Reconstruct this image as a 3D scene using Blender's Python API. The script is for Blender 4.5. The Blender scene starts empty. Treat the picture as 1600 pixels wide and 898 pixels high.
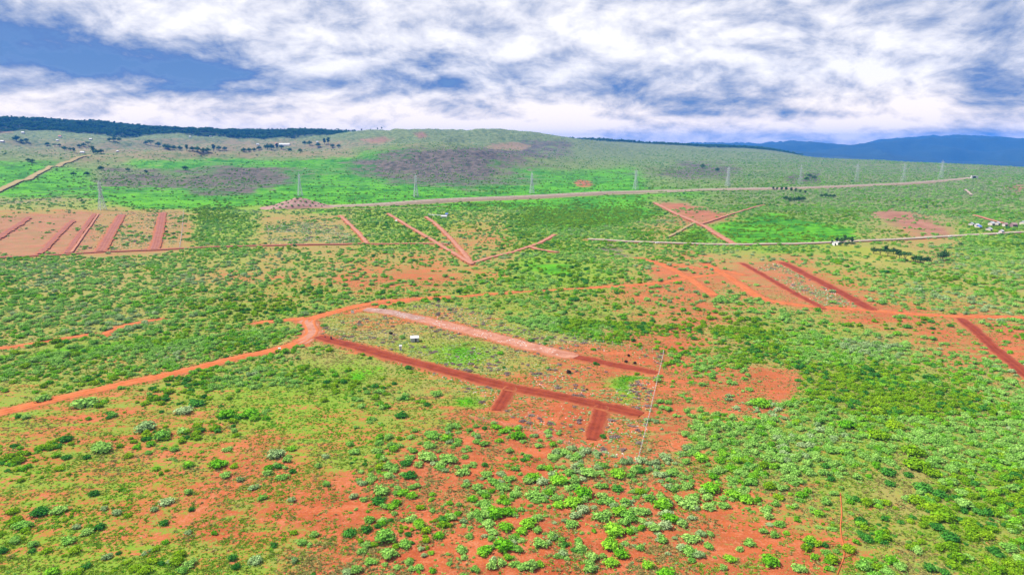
import bpy, math, random
import numpy as np

random.seed(7)
rng = np.random.default_rng(11)
sc = bpy.context.scene
COL = sc.collection

# ------------------------------------------------------------------ camera
H = 110.0                      # drone height above the plain
F = 1067.0                     # focal length in photo pixels (1600 wide)
PITCH = math.radians(12.0)
cd = bpy.data.cameras.new('camera'); cam = bpy.data.objects.new('camera', cd); COL.objects.link(cam)
cam.location = (0, 0, H); cam.rotation_euler = (math.pi / 2 - PITCH, 0, 0)
cd.sensor_width = 36.0; cd.lens = 36.0 * F / 1600.0; cd.clip_start = 1.0; cd.clip_end = 60000
sc.camera = cam

# ------------------------------------------------------------------ exposure, sun, sky
sc.view_settings.view_transform = 'Standard'; sc.view_settings.look = 'None'
sc.view_settings.gamma = 1.0; sc.view_settings.exposure = 1.0
SUN_EL, SUN_AZ = math.radians(53), math.radians(-74)     # azimuth from +Y, negative = towards the left of the view
ld = bpy.data.lights.new('sun', 'SUN'); sun = bpy.data.objects.new('sun', ld); COL.objects.link(sun)
ld.energy = 5.0; ld.angle = math.radians(0.53); ld.color = (1.0, 0.94, 0.83)
sun.location = (0, 0, 900)
sun.rotation_euler = (math.pi / 2 - SUN_EL, 0, -(SUN_AZ + math.pi))


class NT:
    """small helper to wire shader nodes"""
    def __init__(s, tree): s.t = tree; s.n = tree.nodes; s.l = tree.links
    def add(s, typ, **kw):
        nd = s.n.new(typ)
        for k, v in kw.items(): setattr(nd, k, v)
        return nd
    def put(s, sock, v):
        if v is None: return
        if isinstance(v, bpy.types.NodeSocket): s.l.new(v, sock)
        else: sock.default_value = v
    def math(s, op, a, b=None, c=None, clamp=False):
        nd = s.add('ShaderNodeMath', operation=op, use_clamp=clamp)
        s.put(nd.inputs[0], a); s.put(nd.inputs[1], b); s.put(nd.inputs[2], c)
        return nd.outputs[0]
    def vmath(s, op, a, b=None):
        nd = s.add('ShaderNodeVectorMath', operation=op)
        s.put(nd.inputs[0], a); s.put(nd.inputs[1], b)
        return nd.outputs[0] if op not in ('LENGTH', 'DOT_PRODUCT', 'DISTANCE') else nd.outputs[1]
    def smooth(s, v, a, b):
        nd = s.add('ShaderNodeMapRange', interpolation_type='SMOOTHSTEP')
        s.put(nd.inputs[0], v); s.put(nd.inputs[1], a); s.put(nd.inputs[2], b)
        return nd.outputs[0]
    def noise(s, vec, scale, detail=4.0, rough=0.55, dist=0.0, dims='3D'):
        nd = s.add('ShaderNodeTexNoise', noise_dimensions=dims)
        s.put(nd.inputs['Vector'], vec); nd.inputs['Scale'].default_value = scale
        nd.inputs['Detail'].default_value = detail; nd.inputs['Roughness'].default_value = rough
        nd.inputs['Distortion'].default_value = dist
        return nd.outputs[0]
    def mix(s, f, a, b):
        nd = s.add('ShaderNodeMix', data_type='RGBA')
        s.put(nd.inputs[0], f)
        for i, v in ((6, a), (7, b)):
            if isinstance(v, tuple) and len(v) == 3: v = (*v, 1.0)
            s.put(nd.inputs[i], v)
        return nd.outputs[2]
    def ramp(s, f, stops, interp='LINEAR'):
        nd = s.add('ShaderNodeValToRGB'); cr = nd.color_ramp; cr.interpolation = interp
        while len(cr.elements) < len(stops): cr.elements.new(0.5)
        for e, (p, c) in zip(cr.elements, stops): e.position = p; e.color = (*c, 1.0)
        s.put(nd.inputs[0], f)
        return nd.outputs[0]
    def attr(s, name):
        nd = s.add('ShaderNodeAttribute', attribute_name=name)
        return nd.outputs['Fac']


def build_world():
    w = bpy.data.worlds.new('World'); sc.world = w; w.use_nodes = True
    n = NT(w.node_tree); w.node_tree.nodes.clear()
    out = n.add('ShaderNodeOutputWorld'); bg = n.add('ShaderNodeBackground'); bg.inputs[1].default_value = 0.1
    n.l.new(bg.outputs[0], out.inputs[0])
    sky = n.add('ShaderNodeTexSky', sky_type='NISHITA', sun_disc=False)
    sky.sun_elevation = SUN_EL; sky.sun_rotation = SUN_AZ; sky.altitude = 1700
    tc = n.add('ShaderNodeTexCoord')
    d = n.vmath('NORMALIZE', tc.outputs['Generated'])
    sx = n.add('ShaderNodeSeparateXYZ'); n.l.new(d, sx.inputs[0])
    x, y, z = sx.outputs
    zc = n.math('MAXIMUM', z, 0.0)
    inv = n.math('DIVIDE', 1.0, n.math('ADD', zc, 0.42))
    cx = n.add('ShaderNodeCombineXYZ')
    n.put(cx.inputs[0], n.math('MULTIPLY', x, inv)); n.put(cx.inputs[1], n.math('MULTIPLY', y, inv))
    n.put(cx.inputs[2], 3.7)
    p = cx.outputs[0]
    # a cloud deck seen from below: layered, domain-warped noise on the deck's plane
    wn = n.add('ShaderNodeTexNoise'); n.put(wn.inputs['Vector'], p); wn.inputs['Scale'].default_value = 2.2; wn.inputs['Detail'].default_value = 3
    warp = n.vmath('SCALE', n.vmath('SUBTRACT', wn.outputs['Color'], (0.5, 0.5, 0.5)))
    warp.node.inputs['Scale'].default_value = 0.22
    pw = n.vmath('ADD', p, warp)
    big = n.noise(pw, 1.5, 3.0, 0.5)
    fine = n.noise(pw, 4.2, 12.0, 0.60)
    off = n.vmath('ADD', pw, (0.01, -0.05, 0.0))
    fine2 = n.noise(off, 4.2, 9.0, 0.60)
    az = n.math('ARCTAN2', x, y); el = n.math('ARCSINE', zc)
    bias = 0.0
    for a, e, sa, se, amp in SKY_BIAS:
        da = n.math('DIVIDE', n.math('SUBTRACT', az, math.radians(a)), math.radians(sa))
        de = n.math('DIVIDE', n.math('SUBTRACT', el, math.radians(e)), math.radians(se))
        r2 = n.math('ADD', n.math('MULTIPLY', da, da), n.math('MULTIPLY', de, de))
        g = n.math('MULTIPLY', n.math('EXPONENT', n.math('MULTIPLY', r2, -1.0)), amp)
        bias = n.math('ADD', g, bias)
    body = n.math('ADD', n.math('MULTIPLY', n.math('SUBTRACT', big, 0.5), 0.9), n.math('MULTIPLY', n.math('SUBTRACT', fine, 0.5), 1.15))
    edge = n.math('MULTIPLY', n.math('SUBTRACT', fine, fine2), 1.15)
    v = n.math('ADD', n.math('ADD', body, edge), n.math('ADD', bias, 0.61))
    cloud = n.ramp(v, [(0.06, (0.035, 0.13, 0.38)), (0.24, (0.10, 0.20, 0.46)), (0.40, (0.28, 0.355, 0.54)),
                       (0.54, (0.48, 0.52, 0.65)), (0.67, (0.68, 0.69, 0.77)), (0.84, (0.88, 0.87, 0.89))])
    cl = n.vmath('SCALE', cloud); cl.node.inputs['Scale'].default_value = 6.1
    wm = n.mix(n.smooth(el, math.radians(5.5), math.radians(0.8)), (1.0, 1.0, 1.0), (1.22, 1.08, 0.92))
    cl = n.vmath('MULTIPLY', cl, wm)
    cov = n.math('MULTIPLY_ADD', n.smooth(v, 0.08, 0.30), 0.12, 0.88)
    col = n.mix(cov, sky.outputs[0], cl)
    # below the horizon: ground bounce, plain haze colour
    low = n.smooth(z, -0.02, 0.0)
    col = n.mix(low, (1.6, 1.9, 2.3), col)
    n.l.new(col, bg.inputs[0])


SKY_BIAS = [(-38, 6.1, 13, 1.5, -0.52), (-25, 5.2, 9, 1.0, -0.30), (-15, 4.4, 8, 0.8, -0.28), (7, 3.7, 12, 0.8, -0.16),
            (19, 2.1, 6, 0.35, -0.25), (29, 9.3, 4, 1.2, -0.16), (4, 8.0, 15, 2.6, 0.14), (33, 7.5, 9, 3.0, 0.13),
            (0, 1.2, 60, 1.5, 0.22), (-22, 10.5, 14, 1.6, -0.06)]
build_world()

# ------------------------------------------------------------------ numpy noise
def _hash(ix, iy, seed):
    h = (ix.astype(np.int64) * 374761393 + iy.astype(np.int64) * 668265263 + seed * 1442695041) & 0xFFFFFFFF
    h = ((h ^ (h >> 13)) * 1274126177) & 0xFFFFFFFF
    return ((h ^ (h >> 16)) & 0xFFFFFF) / float(0xFFFFFF)

def vnoise(x, y, seed=0):
    ix = np.floor(x); iy = np.floor(y); fx = x - ix; fy = y - iy
    fx = fx * fx * (3 - 2 * fx); fy = fy * fy * (3 - 2 * fy)
    a = _hash(ix, iy, seed); b = _hash(ix + 1, iy, seed); c = _hash(ix, iy + 1, seed); d = _hash(ix + 1, iy + 1, seed)
    return (a * (1 - fx) + b * fx) * (1 - fy) + (c * (1 - fx) + d * fx) * fy

def fbm(x, y, octv=4, seed=0, gain=0.5):
    s = 0.0; a = 1.0; t = 0.0
    for i in range(octv):
        s = s + a * vnoise(x * 2 ** i + 17.3 * i, y * 2 ** i - 9.1 * i, seed + i); t += a; a *= gain
    return s / t

# ------------------------------------------------------------------ terrain heights
AZ = np.radians(np.linspace(-60, 60, 801))
DD = np.exp(np.linspace(math.log(20), math.log(15400), 640))
KD = [20, 900, 1200, 1500, 2000, 2600, 3300, 4000, 4700, 7000, 9000, 11500, 14000, 26000]
KX = [-300, 0, 200, 400, 500, 600, 700, 800, 900, 1000, 1200, 1300, 1400, 1500, 1600, 1900]
# image row at which the land lies, for each bearing (rows) and distance (columns, from 1200 m)
KY = [
    [320, 297, 268, 246, 233, 217, 191, 202, 206, 210, 214, 218],
    [320, 297, 270, 246, 235, 219, 193, 204, 208, 212, 215, 218],
    [320, 298, 272, 248, 237, 222, 197, 206, 210, 214, 216, 219],
    [320, 299, 270, 246, 241, 228, 206, 212, 215, 217, 218, 220],
    [320, 299, 268, 240, 241, 222, 207, 212, 215, 217, 218, 220],
    [320, 299, 268, 233, 233, 206, 210, 214, 216, 218, 219, 220],
    [320, 300, 270, 225, 228, 205, 211, 215, 217, 219, 220, 221],
    [320, 300, 274, 242, 238, 208, 214, 217, 219, 220, 220, 221],
    [320, 300, 277, 254, 243, 217, 218, 220, 221, 222, 222, 222],
    [320, 300, 278, 260, 249, 234, 224, 226, 228, 229, 227, 224],
    [320, 300, 280, 264, 252, 243, 236, 231, 234, 236, 226, 226],
    [320, 300, 280, 265, 255, 249, 252, 256, 252, 238, 219, 222],
    [320, 300, 281, 266, 256, 252, 257, 266, 264, 240, 213, 220],
    [320, 300, 282, 268, 258, 257, 262, 270, 268, 242, 214, 220],
    [320, 301, 283, 270, 262, 263, 268, 276, 272, 246, 221, 222],
    [320, 301, 284, 272, 266, 269, 274, 278, 276, 254, 232, 226],
]
HOR = 449 - F * math.tan(PITCH)            # row of the true horizon

def row_to_z(D, yrow, azv):
    # land height that puts a point at distance D on the given image row
    c, s_ = math.cos(PITCH), math.sin(PITCH)
    t = (449 - yrow) / F                   # up / forward
    # depth f = Dy*c + (H-z)*s ; up u = Dy*s - (H-z)*c  with Dy = D cos(az)
    Dy = D * np.cos(azv)
    q = Dy * (s_ - t * c) / (t * s_ + c)   # q = H - z
    return H - q

azk = np.arctan((np.array(KX) - 800) / F * math.cos(PITCH))
zk = np.zeros((len(KX), len(KD)))
for i in range(len(KX)):
    for j in range(len(KD)):
        if j >= 2: zk[i, j] = row_to_z(KD[j], KY[i][j - 2], azk[i])
zk[:, 2] *= 0.25
zk[:, 3] *= 0.6
ZG = np.zeros((len(AZ), len(DD)))
tmp = np.zeros((len(AZ), len(KD)))
for j in range(len(KD)): tmp[:, j] = np.interp(AZ, azk, zk[:, j])
for i in range(len(AZ)): ZG[i] = np.interp(np.log(DD), np.log(KD), tmp[i])

def blur(a, axis, k):
    ker = np.hanning(k + 2)[1:-1]; ker /= ker.sum(); r = k // 2
    pad = [(0, 0), (0, 0)]; pad[axis] = (r, r)
    b = np.pad(a, pad, mode='edge')
    return np.apply_along_axis(lambda m: np.convolve(m, ker, 'valid'), axis, b)
ZG = blur(ZG, 1, 11); ZG = blur(ZG, 0, 31)
GX = np.sin(AZ)[:, None] * DD[None, :]; GY = np.cos(AZ)[:, None] * DD[None, :]
hillw = np.clip((DD - 1550) / 1200, 0, 1)[None, :] * np.clip((8500 - DD) / 3500, 0.3, 1)[None, :] * np.clip((0.20 - AZ) / 0.25, 0.22, 1)[:, None]
mtw = np.clip((DD - 8000) / 4000, 0, 1)[None, :]
ZG += hillw * ((1 - np.abs(2 * fbm(GX / 330, GY / 330, 5, 13) - 1) - 0.7) * 58)
ZG += hillw * ((fbm(GX / 560, GY / 560, 5, 3) - 0.5) * 62 * np.clip(DD / 4000, 0.5, 1.6)[None, :])
rid = 1 - np.abs(2 * fbm(GX / 1500, GY / 1500, 5, 23) - 1)
ZG += mtw * (rid - 0.84) * 340
ZG += (fbm(GX / 45, GY / 45, 4, 9) - 0.5) * 1.6 * np.clip(DD / 200, 0.3, 1)[None, :]
ZG += (fbm(GX / 160, GY / 160, 3, 19) - 0.5) * 3.0 * np.clip((DD - 250) / 500, 0, 1)[None, :]

LD0, LD1 = math.log(DD[0]), math.log(DD[-1])
def ground_z(x, y):
    x = np.asarray(x, float); y = np.asarray(y, float)
    a = (np.arctan2(x, y) - AZ[0]) / (AZ[-1] - AZ[0]) * (len(AZ) - 1)
    l = (np.log(np.maximum(np.hypot(x, y), DD[0])) - LD0) / (LD1 - LD0) * (len(DD) - 1)
    a = np.clip(a, 0, len(AZ) - 1.001); l = np.clip(l, 0, len(DD) - 1.001)
    i = a.astype(int); j = l.astype(int); fa = a - i; fl = l - j
    return (ZG[i, j] * (1 - fa) + ZG[i + 1, j] * fa) * (1 - fl) + (ZG[i, j + 1] * (1 - fa) + ZG[i + 1, j + 1] * fa) * fl

CP, SP = math.cos(PITCH), math.sin(PITCH)
def project(x, y, z):
    q = H - np.asarray(z, float); f = y * CP + q * SP; u = y * SP - q * CP
    f = np.maximum(f, 1e-3)
    return 800 + F * x / f, 449 - F * u / f, f

def locate(px, py):
    """point of the land seen at a photo pixel"""
    r = (px - 800) / F; u = (449 - py) / F
    dx, dy, dz = r, CP + u * SP, -SP + u * CP
    h = math.hypot(dx, dy); dx /= h; dy /= h; dz /= h
    D = DD
    zr = H + D * dz
    zt = ground_z(dx * D, dy * D)
    hit = np.nonzero(zr <= zt)[0]
    if len(hit) == 0:
        k = int(np.argmin(zr - zt)); d = D[k]
    else:
        k = max(int(hit[0]), 1); g0 = zr[k - 1] - zt[k - 1]; g1 = zr[k] - zt[k]
        d = D[k - 1] + (D[k] - D[k - 1]) * (g0 / (g0 - g1 + 1e-9))
    return (dx * d, dy * d, float(ground_z(dx * d, dy * d)))

# ------------------------------------------------------------------ land cover maps, read off the photograph
def grid(rows): return np.array([[int(c) for c in r.replace(' ', '')] for r in rows], float) / 9.0
SOIL = grid(["000000 00 000 00000 0000 000 00000 00 00", "111111 11 111 11111 1111 222 22222 22 22",
 "222222 11 211 11112 1112 222 22222 22 22", "555544 11 333 22233 1112 344 22112 42 22",
 "666544 22 333 22344 2211 311 00011 33 11", "222222 22 323 43433 1211 343 24321 13 21",
 "222222 34 434 55544 1123 555 46543 22 22", "222222 22 332 22222 2334 553 44654 33 32",
 "222222 22 223 44443 2123 454 32256 54 43", "222122 22 122 22222 2224 653 22212 45 55",
 "222222 11 222 22233 3556 642 22211 34 55", "222333 22 211 22334 5566 544 54211 12 34",
 "333343 32 222 23344 5555 544 53211 11 23", "344433 32 333 34456 6665 433 43211 11 12",
 "334444 43 333 44566 7655 322 22221 11 11", "343334 44 433 45666 7665 432 22222 11 11",
 "334443 45 445 56666 6555 443 23322 21 11", "344344 55 456 66655 5565 654 44322 22 11",
 "433344 54 566 66655 5665 665 44333 22 11", "443344 54 456 67655 6675 665 44433 22 22",
 "333333 44 445 67766 6776 666 54543 32 22", "322223 33 345 67766 6776 776 55543 33 22"])
BUSH = grid(["333333 33 333 33333 3333 555 66666 66 66", "444444 44 444 44444 4444 444 66666 66 66",
 "444444 55 445 55555 5555 444 55666 66 66", "000000 76 333 65544 8876 543 55554 44 66",
 "000001 66 222 66544 7777 566 77655 33 66", "777777 76 556 55455 7787 654 33354 45 66",
 "887777 65 555 43345 8765 333 43356 66 56", "888888 77 667 77665 6655 345 53356 66 66",
 "888877 77 654 33445 7765 434 66533 44 45", "777777 77 631 11124 7776 334 76665 44 34",
 "666666 65 510 00011 4442 146 77776 54 33", "655554 55 540 00011 1111 177 65777 65 44",
 "544444 44 555 33111 1111 255 45678 77 65", "444444 45 555 43333 1111 366 55677 88 77",
 "444455 55 444 55444 3222 378 88765 77 88", "444455 54 444 54444 4333 477 88765 48 88",
 "444445 44 444 55433 6544 577 76655 37 88", "444444 44 444 54434 6555 566 65443 37 87",
 "444444 44 433 54445 5456 655 44333 36 77", "444444 44 433 45555 4356 554 43433 24 66",
 "433333 33 433 55443 4355 554 43333 33 55", "433333 34 343 34343 3334 343 44443 33 45"])
GREEN = grid(["222222 22 222 44444 4444 333 22222 22 22", "444444 44 444 44444 4444 333 33333 33 33",
 "444444 44 444 44444 4444 333 33333 33 33", "111112 77 222 77754 8875 333 68543 22 55",
 "111223 55 222 55433 7665 466 99633 22 77", "333344 44 333 43333 8764 332 33333 23 66",
 "333333 33 333 33345 8874 222 23444 44 44", "444444 45 555 45555 5544 333 33334 44 33",
 "544444 55 554 33334 5554 333 44433 33 33", "344444 44 432 22333 4443 233 55543 33 33",
 "333344 44 333 44443 3322 244 55554 33 33", "444444 55 665 34444 3334 345 44555 43 33",
 "444445 56 676 54433 2345 345 44555 55 43", "555445 56 666 55543 2344 345 55555 55 44",
 "555555 55 666 65433 3333 355 66555 45 55", "555444 44 455 54332 3333 345 66555 35 66",
 "555554 44 444 43222 2333 355 55544 35 66", "555554 44 444 44322 2322 234 44444 34 55",
 "556544 44 443 43333 3322 234 44444 34 55", "666554 44 443 43333 2223 223 34444 34 54",
 "667654 45 543 33322 2222 223 34444 34 44", "666665 55 432 32222 2222 223 33444 44 45"])
# far land, rows of 15 pixels from row 202.5
FGREEN = grid(["233333 33 333 33333 3333 333 33333 33 33", "222222 22 222 34333 3322 222 22222 22 22",
 "223344 43 333 67755 4433 333 32222 22 22", "665577 77 678 75346 5445 444 33222 22 22",
 "766446 65 777 74335 7666 544 33222 22 22", "776444 43 788 88776 7777 555 44322 22 22",
 "777788 77 899 99887 8877 665 33222 22 22", "444688 88 999 99999 9988 555 33333 33 33",
 "224567 78 877 77777 8987 444 44433 33 33"])
FGREY = grid(["000000 00 000 00000 0000 000 00000 00 00", "000000 00 000 02222 5500 000 00000 00 00",
 "112100 01 110 35787 6421 100 11100 00 00", "211222 33 223 67785 4322 244 21111 11 11",
 "102554 57 543 57775 3321 466 22111 11 11", "002666 67 631 24554 4111 132 21111 11 11",
 "001112 65 200 00133 1000 001 11111 11 11", "000000 00 000 00000 0000 000 00000 00 00",
 "000000 00 000 00000 0000 000 00000 00 00"])
FTAN = grid(["222222 22 222 11111 1111 000 00000 00 00", "455555 56 555 43333 2222 111 11111 11 11",
 "345555 65 555 21222 2222 111 21111 11 11", "224433 22 111 11111 1111 111 11111 11 11",
 "112111 11 000 01111 1111 111 11111 11 11", "001111 11 100 00000 0000 111 11111 11 11",
 "000000 01 000 00000 1211 122 22111 11 11", "444100 00 000 00000 0011 233 22222 12 11",
 "553100 11 221 11111 0111 122 32211 11 11"])

def sample(M, px, py, y0, dy):
    c = np.clip(px / 50.0 - 0.5, 0, M.shape[1] - 1.001); r = np.clip((py - y0) / dy - 0.5, 0, M.shape[0] - 1.001)
    i = r.astype(int); j = c.astype(int); fr = r - i; fc = c - j
    fr = fr * fr * (3 - 2 * fr); fc = fc * fc * (3 - 2 * fc)
    return (M[i, j] * (1 - fc) + M[i, j + 1] * fc) * (1 - fr) + (M[i + 1, j] * (1 - fc) + M[i + 1, j + 1] * fc) * fr

def inside(px, py, poly):
    r = np.zeros(px.shape, bool); n = len(poly)
    for k in range(n):
        x1, y1 = poly[k]; x2, y2 = poly[(k + 1) % n]
        if y1 == y2: continue
        cr = ((py > y1) != (py > y2)) & (px < (x2 - x1) * (py - y1) / (y2 - y1) + x1)
        r ^= cr
    return r

# outlines given as photo pixels; every one is carried over to the land
PLOT = [(492, 520), (520, 503), (580, 488), (690, 470), (760, 492), (900, 528), (1036, 552), (1000, 722), (880, 690), (800, 652), (640, 575)]
PATCH = [
    # outline, {map: value}
    ([(-50, 338), (150, 331), (288, 329), (282, 391), (150, 396), (-50, 404)], dict(bush=0.0, soil=0.42, tan=0.0, green=0.3, purple=0.62)),
    ([(155, 333), (288, 329), (282, 391), (140, 396)], dict(bush=0.03, soil=0.36, tan=0.15, purple=0.30, green=0.3)),
    ([(1118, 462), (1100, 495), (1062, 520), (1030, 540), (960, 562), (930, 566), (905, 556), (985, 540), (1040, 515), (1075, 490), (1085, 468)], dict(soil=0.58, bush=0.14, green=0.25)),
    ([(412, 352), (470, 347), (530, 348), (558, 372), (566, 381), (420, 384)], dict(bush=0.12, green=0.3, soil=0.3, tan=0.35)),
    ([(1255, 386), (1300, 381), (1360, 386), (1420, 389), (1445, 402), (1425, 412), (1380, 408), (1330, 396)], dict(bush=0.0, soil=0.0, field=1.0)),
    ([(1358, 333), (1395, 326), (1425, 332), (1455, 345), (1505, 366), (1450, 370), (1400, 352)], dict(bush=0.08, field=0.0, purple=1.0)),
    ([(1565, 292), (1600, 290), (1640, 300), (1640, 306), (1590, 300)], dict(purple=1.0)),
    ([(1024, 317), (1062, 316), (1100, 326), (1140, 339), (1096, 351), (1060, 336)], dict(bush=0.04, soil=0.55, purple=0.45, green=0.2)),
    ([(1112, 352), (1160, 345), (1205, 332), (1260, 345), (1330, 358), (1345, 368), (1260, 381), (1160, 380)], dict(green=1.0, soil=0.0, bush=0.22, lush=1.0)),
    ([(1060, 372), (1085, 350), (1110, 362), (1135, 379), (1075, 380)], dict(green=0.95, soil=0.0, lush=0.7)),
    ([(800, 345), (860, 322), (1000, 322), (1045, 332), (960, 350), (880, 358)], dict(green=1.0, soil=0.0, lush=0.8)),
    ([(805, 408), (850, 404), (905, 414), (900, 424), (840, 424), (810, 418)], dict(green=1.0, soil=0.0, lush=0.7, bush=0.25)),
    ([(868, 502), (895, 497), (922, 515), (915, 524), (880, 518)], dict(green=1.0, soil=0.0, lush=0.7, bush=0.8)),
    ([(665, 545), (710, 540), (770, 552), (760, 562), (700, 562)], dict(green=1.0, soil=0.0, lush=0.62)),
    ([(548, 553), (585, 550), (595, 560), (560, 564)], dict(green=1.0, soil=0.0, lush=0.62)),
    ([(700, 618), (755, 612), (765, 625), (715, 632)], dict(green=1.0, soil=0.05, lush=0.9)),
    ([(955, 590), (1000, 580), (1018, 592), (990, 630), (965, 618)], dict(green=0.9, soil=0.05, lush=0.6)),
    ([(530, 590), (560, 578), (585, 590), (560, 604)], dict(green=1.0, soil=0.0, lush=0.9)),
    ([(1380, 690), (1398, 690), (1412, 760), (1385, 770), (1375, 720)], dict(bush=0.1, green=0.3, soil=0.15)),
    ([(890, 285), (915, 281), (930, 290), (905, 292)], dict(soil=0.8, tan=0.4, lush=0.0, green=0.0)),
    ([(760, 228), (800, 222), (832, 228), (815, 235), (770, 233)], dict(tan=0.95, purple=0.3)),
    ([(648, 208), (662, 206), (668, 215), (652, 216)], dict(purple=0.8, tan=0.4)),
    ([(560, 218), (600, 214), (618, 217), (600, 223), (570, 222)], dict(purple=0.7, tan=0.5)),
    ([(-20, 200), (12, 200), (20, 207), (-20, 210)], dict(purple=0.7, tan=0.6)),
    ([(1150, 412), (1228, 410), (1300, 445), (1372, 486), (1285, 484), (1205, 470), (1170, 445), (1130, 425)], dict(soil=0.50, bush=0.06, green=0.2, purple=0.15)),
    ([(10, 552), (60, 541), (130, 530), (240, 522), (320, 519), (345, 526), (250, 536), (150, 546), (60, 558)], dict(bush=1.0, green=0.75, soil=0.1, lush=0.6)),
    ([(1040, 552), (1075, 575), (1110, 592), (1160, 572), (1200, 560), (1245, 590), (1238, 658), (1195, 652), (1150, 640), (1100, 630), (1062, 690), (1040, 725), (1000, 728)], dict(soil=0.62, bush=0.20, green=0.2)),
    ([(1085, 690), (1110, 700), (1135, 760), (1150, 800), (1120, 800), (1095, 750)], dict(soil=0.62, bush=0.25)),
    ([(1000, 740), (1060, 790), (1150, 800), (1250, 840), (1290, 898), (1290, 930), (1000, 930)], dict(soil=0.64, bush=0.22)),
    ([(925, 376), (950, 384), (985, 394), (1012, 396), (990, 403), (960, 397), (935, 386)], dict(grey=0.95, bush=0.15)),
    ([(1225, 276), (1280, 268), (1285, 285), (1230, 286)], dict(grey=0.8)),
]

def cover(px, py, wx, wy, D):
    """land-cover fractions for points of the land"""
    wxn = (fbm(wx / 30, wy / 30, 3, 41) - 0.5); wyn = (fbm(wx / 30, wy / 30, 3, 51) - 0.5)
    sc_ = np.clip(800 / np.maximum(D, 1), 0.05, 3.5)
    qx = px + wxn * 55 * sc_; qy = py + wyn * 26 * sc_
    o = dict(soil=sample(SOIL, qx, qy, 240, 30), bush=sample(BUSH, qx, qy, 240, 30), green=sample(GREEN, qx, qy, 240, 30))
    far = np.clip((332 - qy) / 14, 0, 1)
    fgl = np.clip((py - 585) / 40, 0, 1) * np.clip((600 - px) / 120, 0, 1)
    o['bush'] = o['bush'] * (1 - 0.58 * fgl); o['green'] = o['green'] + 0.12 * fgl; o['soil'] = o['soil'] + 0.06 * fgl
    o['green'] = o['green'] * (1 - 0.22 * np.clip((o['bush'] - 0.5) * 2.6, 0, 1))
    fg = sample(FGREEN, qx, qy, 202.5, 15)
    o['green'] = o['green'] * (1 - far) + fg * far
    o['lush'] = far * np.clip((fg - 0.46) * 2.6, 0, 1)
    o['grey'] = far * sample(FGREY, qx, qy, 202.5, 15)
    o['tan'] = far * sample(FTAN, qx, qy, 202.5, 15)
    o['soil'] = o['soil'] * (1 - far * 0.75)
    o['field'] = np.zeros_like(px); o['purple'] = np.zeros_like(px)
    ex = px + wxn * 34 * sc_; ey = py + wyn * 16 * sc_
    for poly, d in PATCH:
        xs = [q[0] for q in poly]; ys = [q[1] for q in poly]
        near = np.nonzero((ex > min(xs) - 40) & (ex < max(xs) + 40) & (ey > min(ys) - 25) & (ey < max(ys) + 25))[0]
        if not len(near): continue
        w_ = 0.0; sn = np.clip(sc_[near], 0.25, 1.6)
        for ox, oy in ((0, 0), (9, 0), (-9, 0), (0, 4), (0, -4), (6, -3), (-6, 3), (14, 1), (-14, -1), (0, 7), (0, -7)):
            w_ = w_ + inside(ex[near] + ox * sn, ey[near] + oy * sn, poly) / 11.0
        for k, v in d.items(): o[k][near] = o[k][near] * (1 - w_) + v * w_
    fo = np.clip((D - 4150) / 150, 0, 1) * np.clip((600 - px) / 60, 0, 1)  # left ridge: forest, with the cloud shadow over it put into its dark colour
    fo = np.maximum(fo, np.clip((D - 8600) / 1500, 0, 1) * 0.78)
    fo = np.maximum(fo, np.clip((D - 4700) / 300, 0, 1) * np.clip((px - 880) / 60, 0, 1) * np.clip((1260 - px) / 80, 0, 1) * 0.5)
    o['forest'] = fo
    o['plain'] = np.maximum(np.clip((365 - py) / 60, 0, 1) * np.clip((px - 950) / 150, 0, 1), np.clip((312 - py) / 20, 0, 1))
    o['tan'] = o['tan'] * (1 - fo); o['lush'] = o['lush'] * (1 - fo)
    return o

# ------------------------------------------------------------------ materials
MATS = {}
def simple(name, col, rough=0.85, var=0.0, scale=1.0, metal=0.0):
    if name in MATS: return MATS[name]
    m = bpy.data.materials.new(name); m.use_nodes = True; n = NT(m.node_tree); b = m.node_tree.nodes['Principled BSDF']
    b.inputs['Roughness'].default_value = rough; b.inputs['Metallic'].default_value = metal
    if 'Specular IOR Level' in b.inputs: b.inputs['Specular IOR Level'].default_value = 0.25
    if var:
        tc = n.add('ShaderNodeTexCoord')
        v = n.noise(tc.outputs['Object'], scale, 4.0, 0.6)
        k = n.math('MULTIPLY_ADD', n.math('SUBTRACT', v, 0.5), var * 2.2, 1.0)
        c = n.vmath('SCALE', col[:3]); n.put(c.node.inputs['Scale'], k); n.l.new(c, b.inputs['Base Color'])
    else: b.inputs['Base Color'].default_value = (*col, 1)
    MATS[name] = m
    return m

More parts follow.
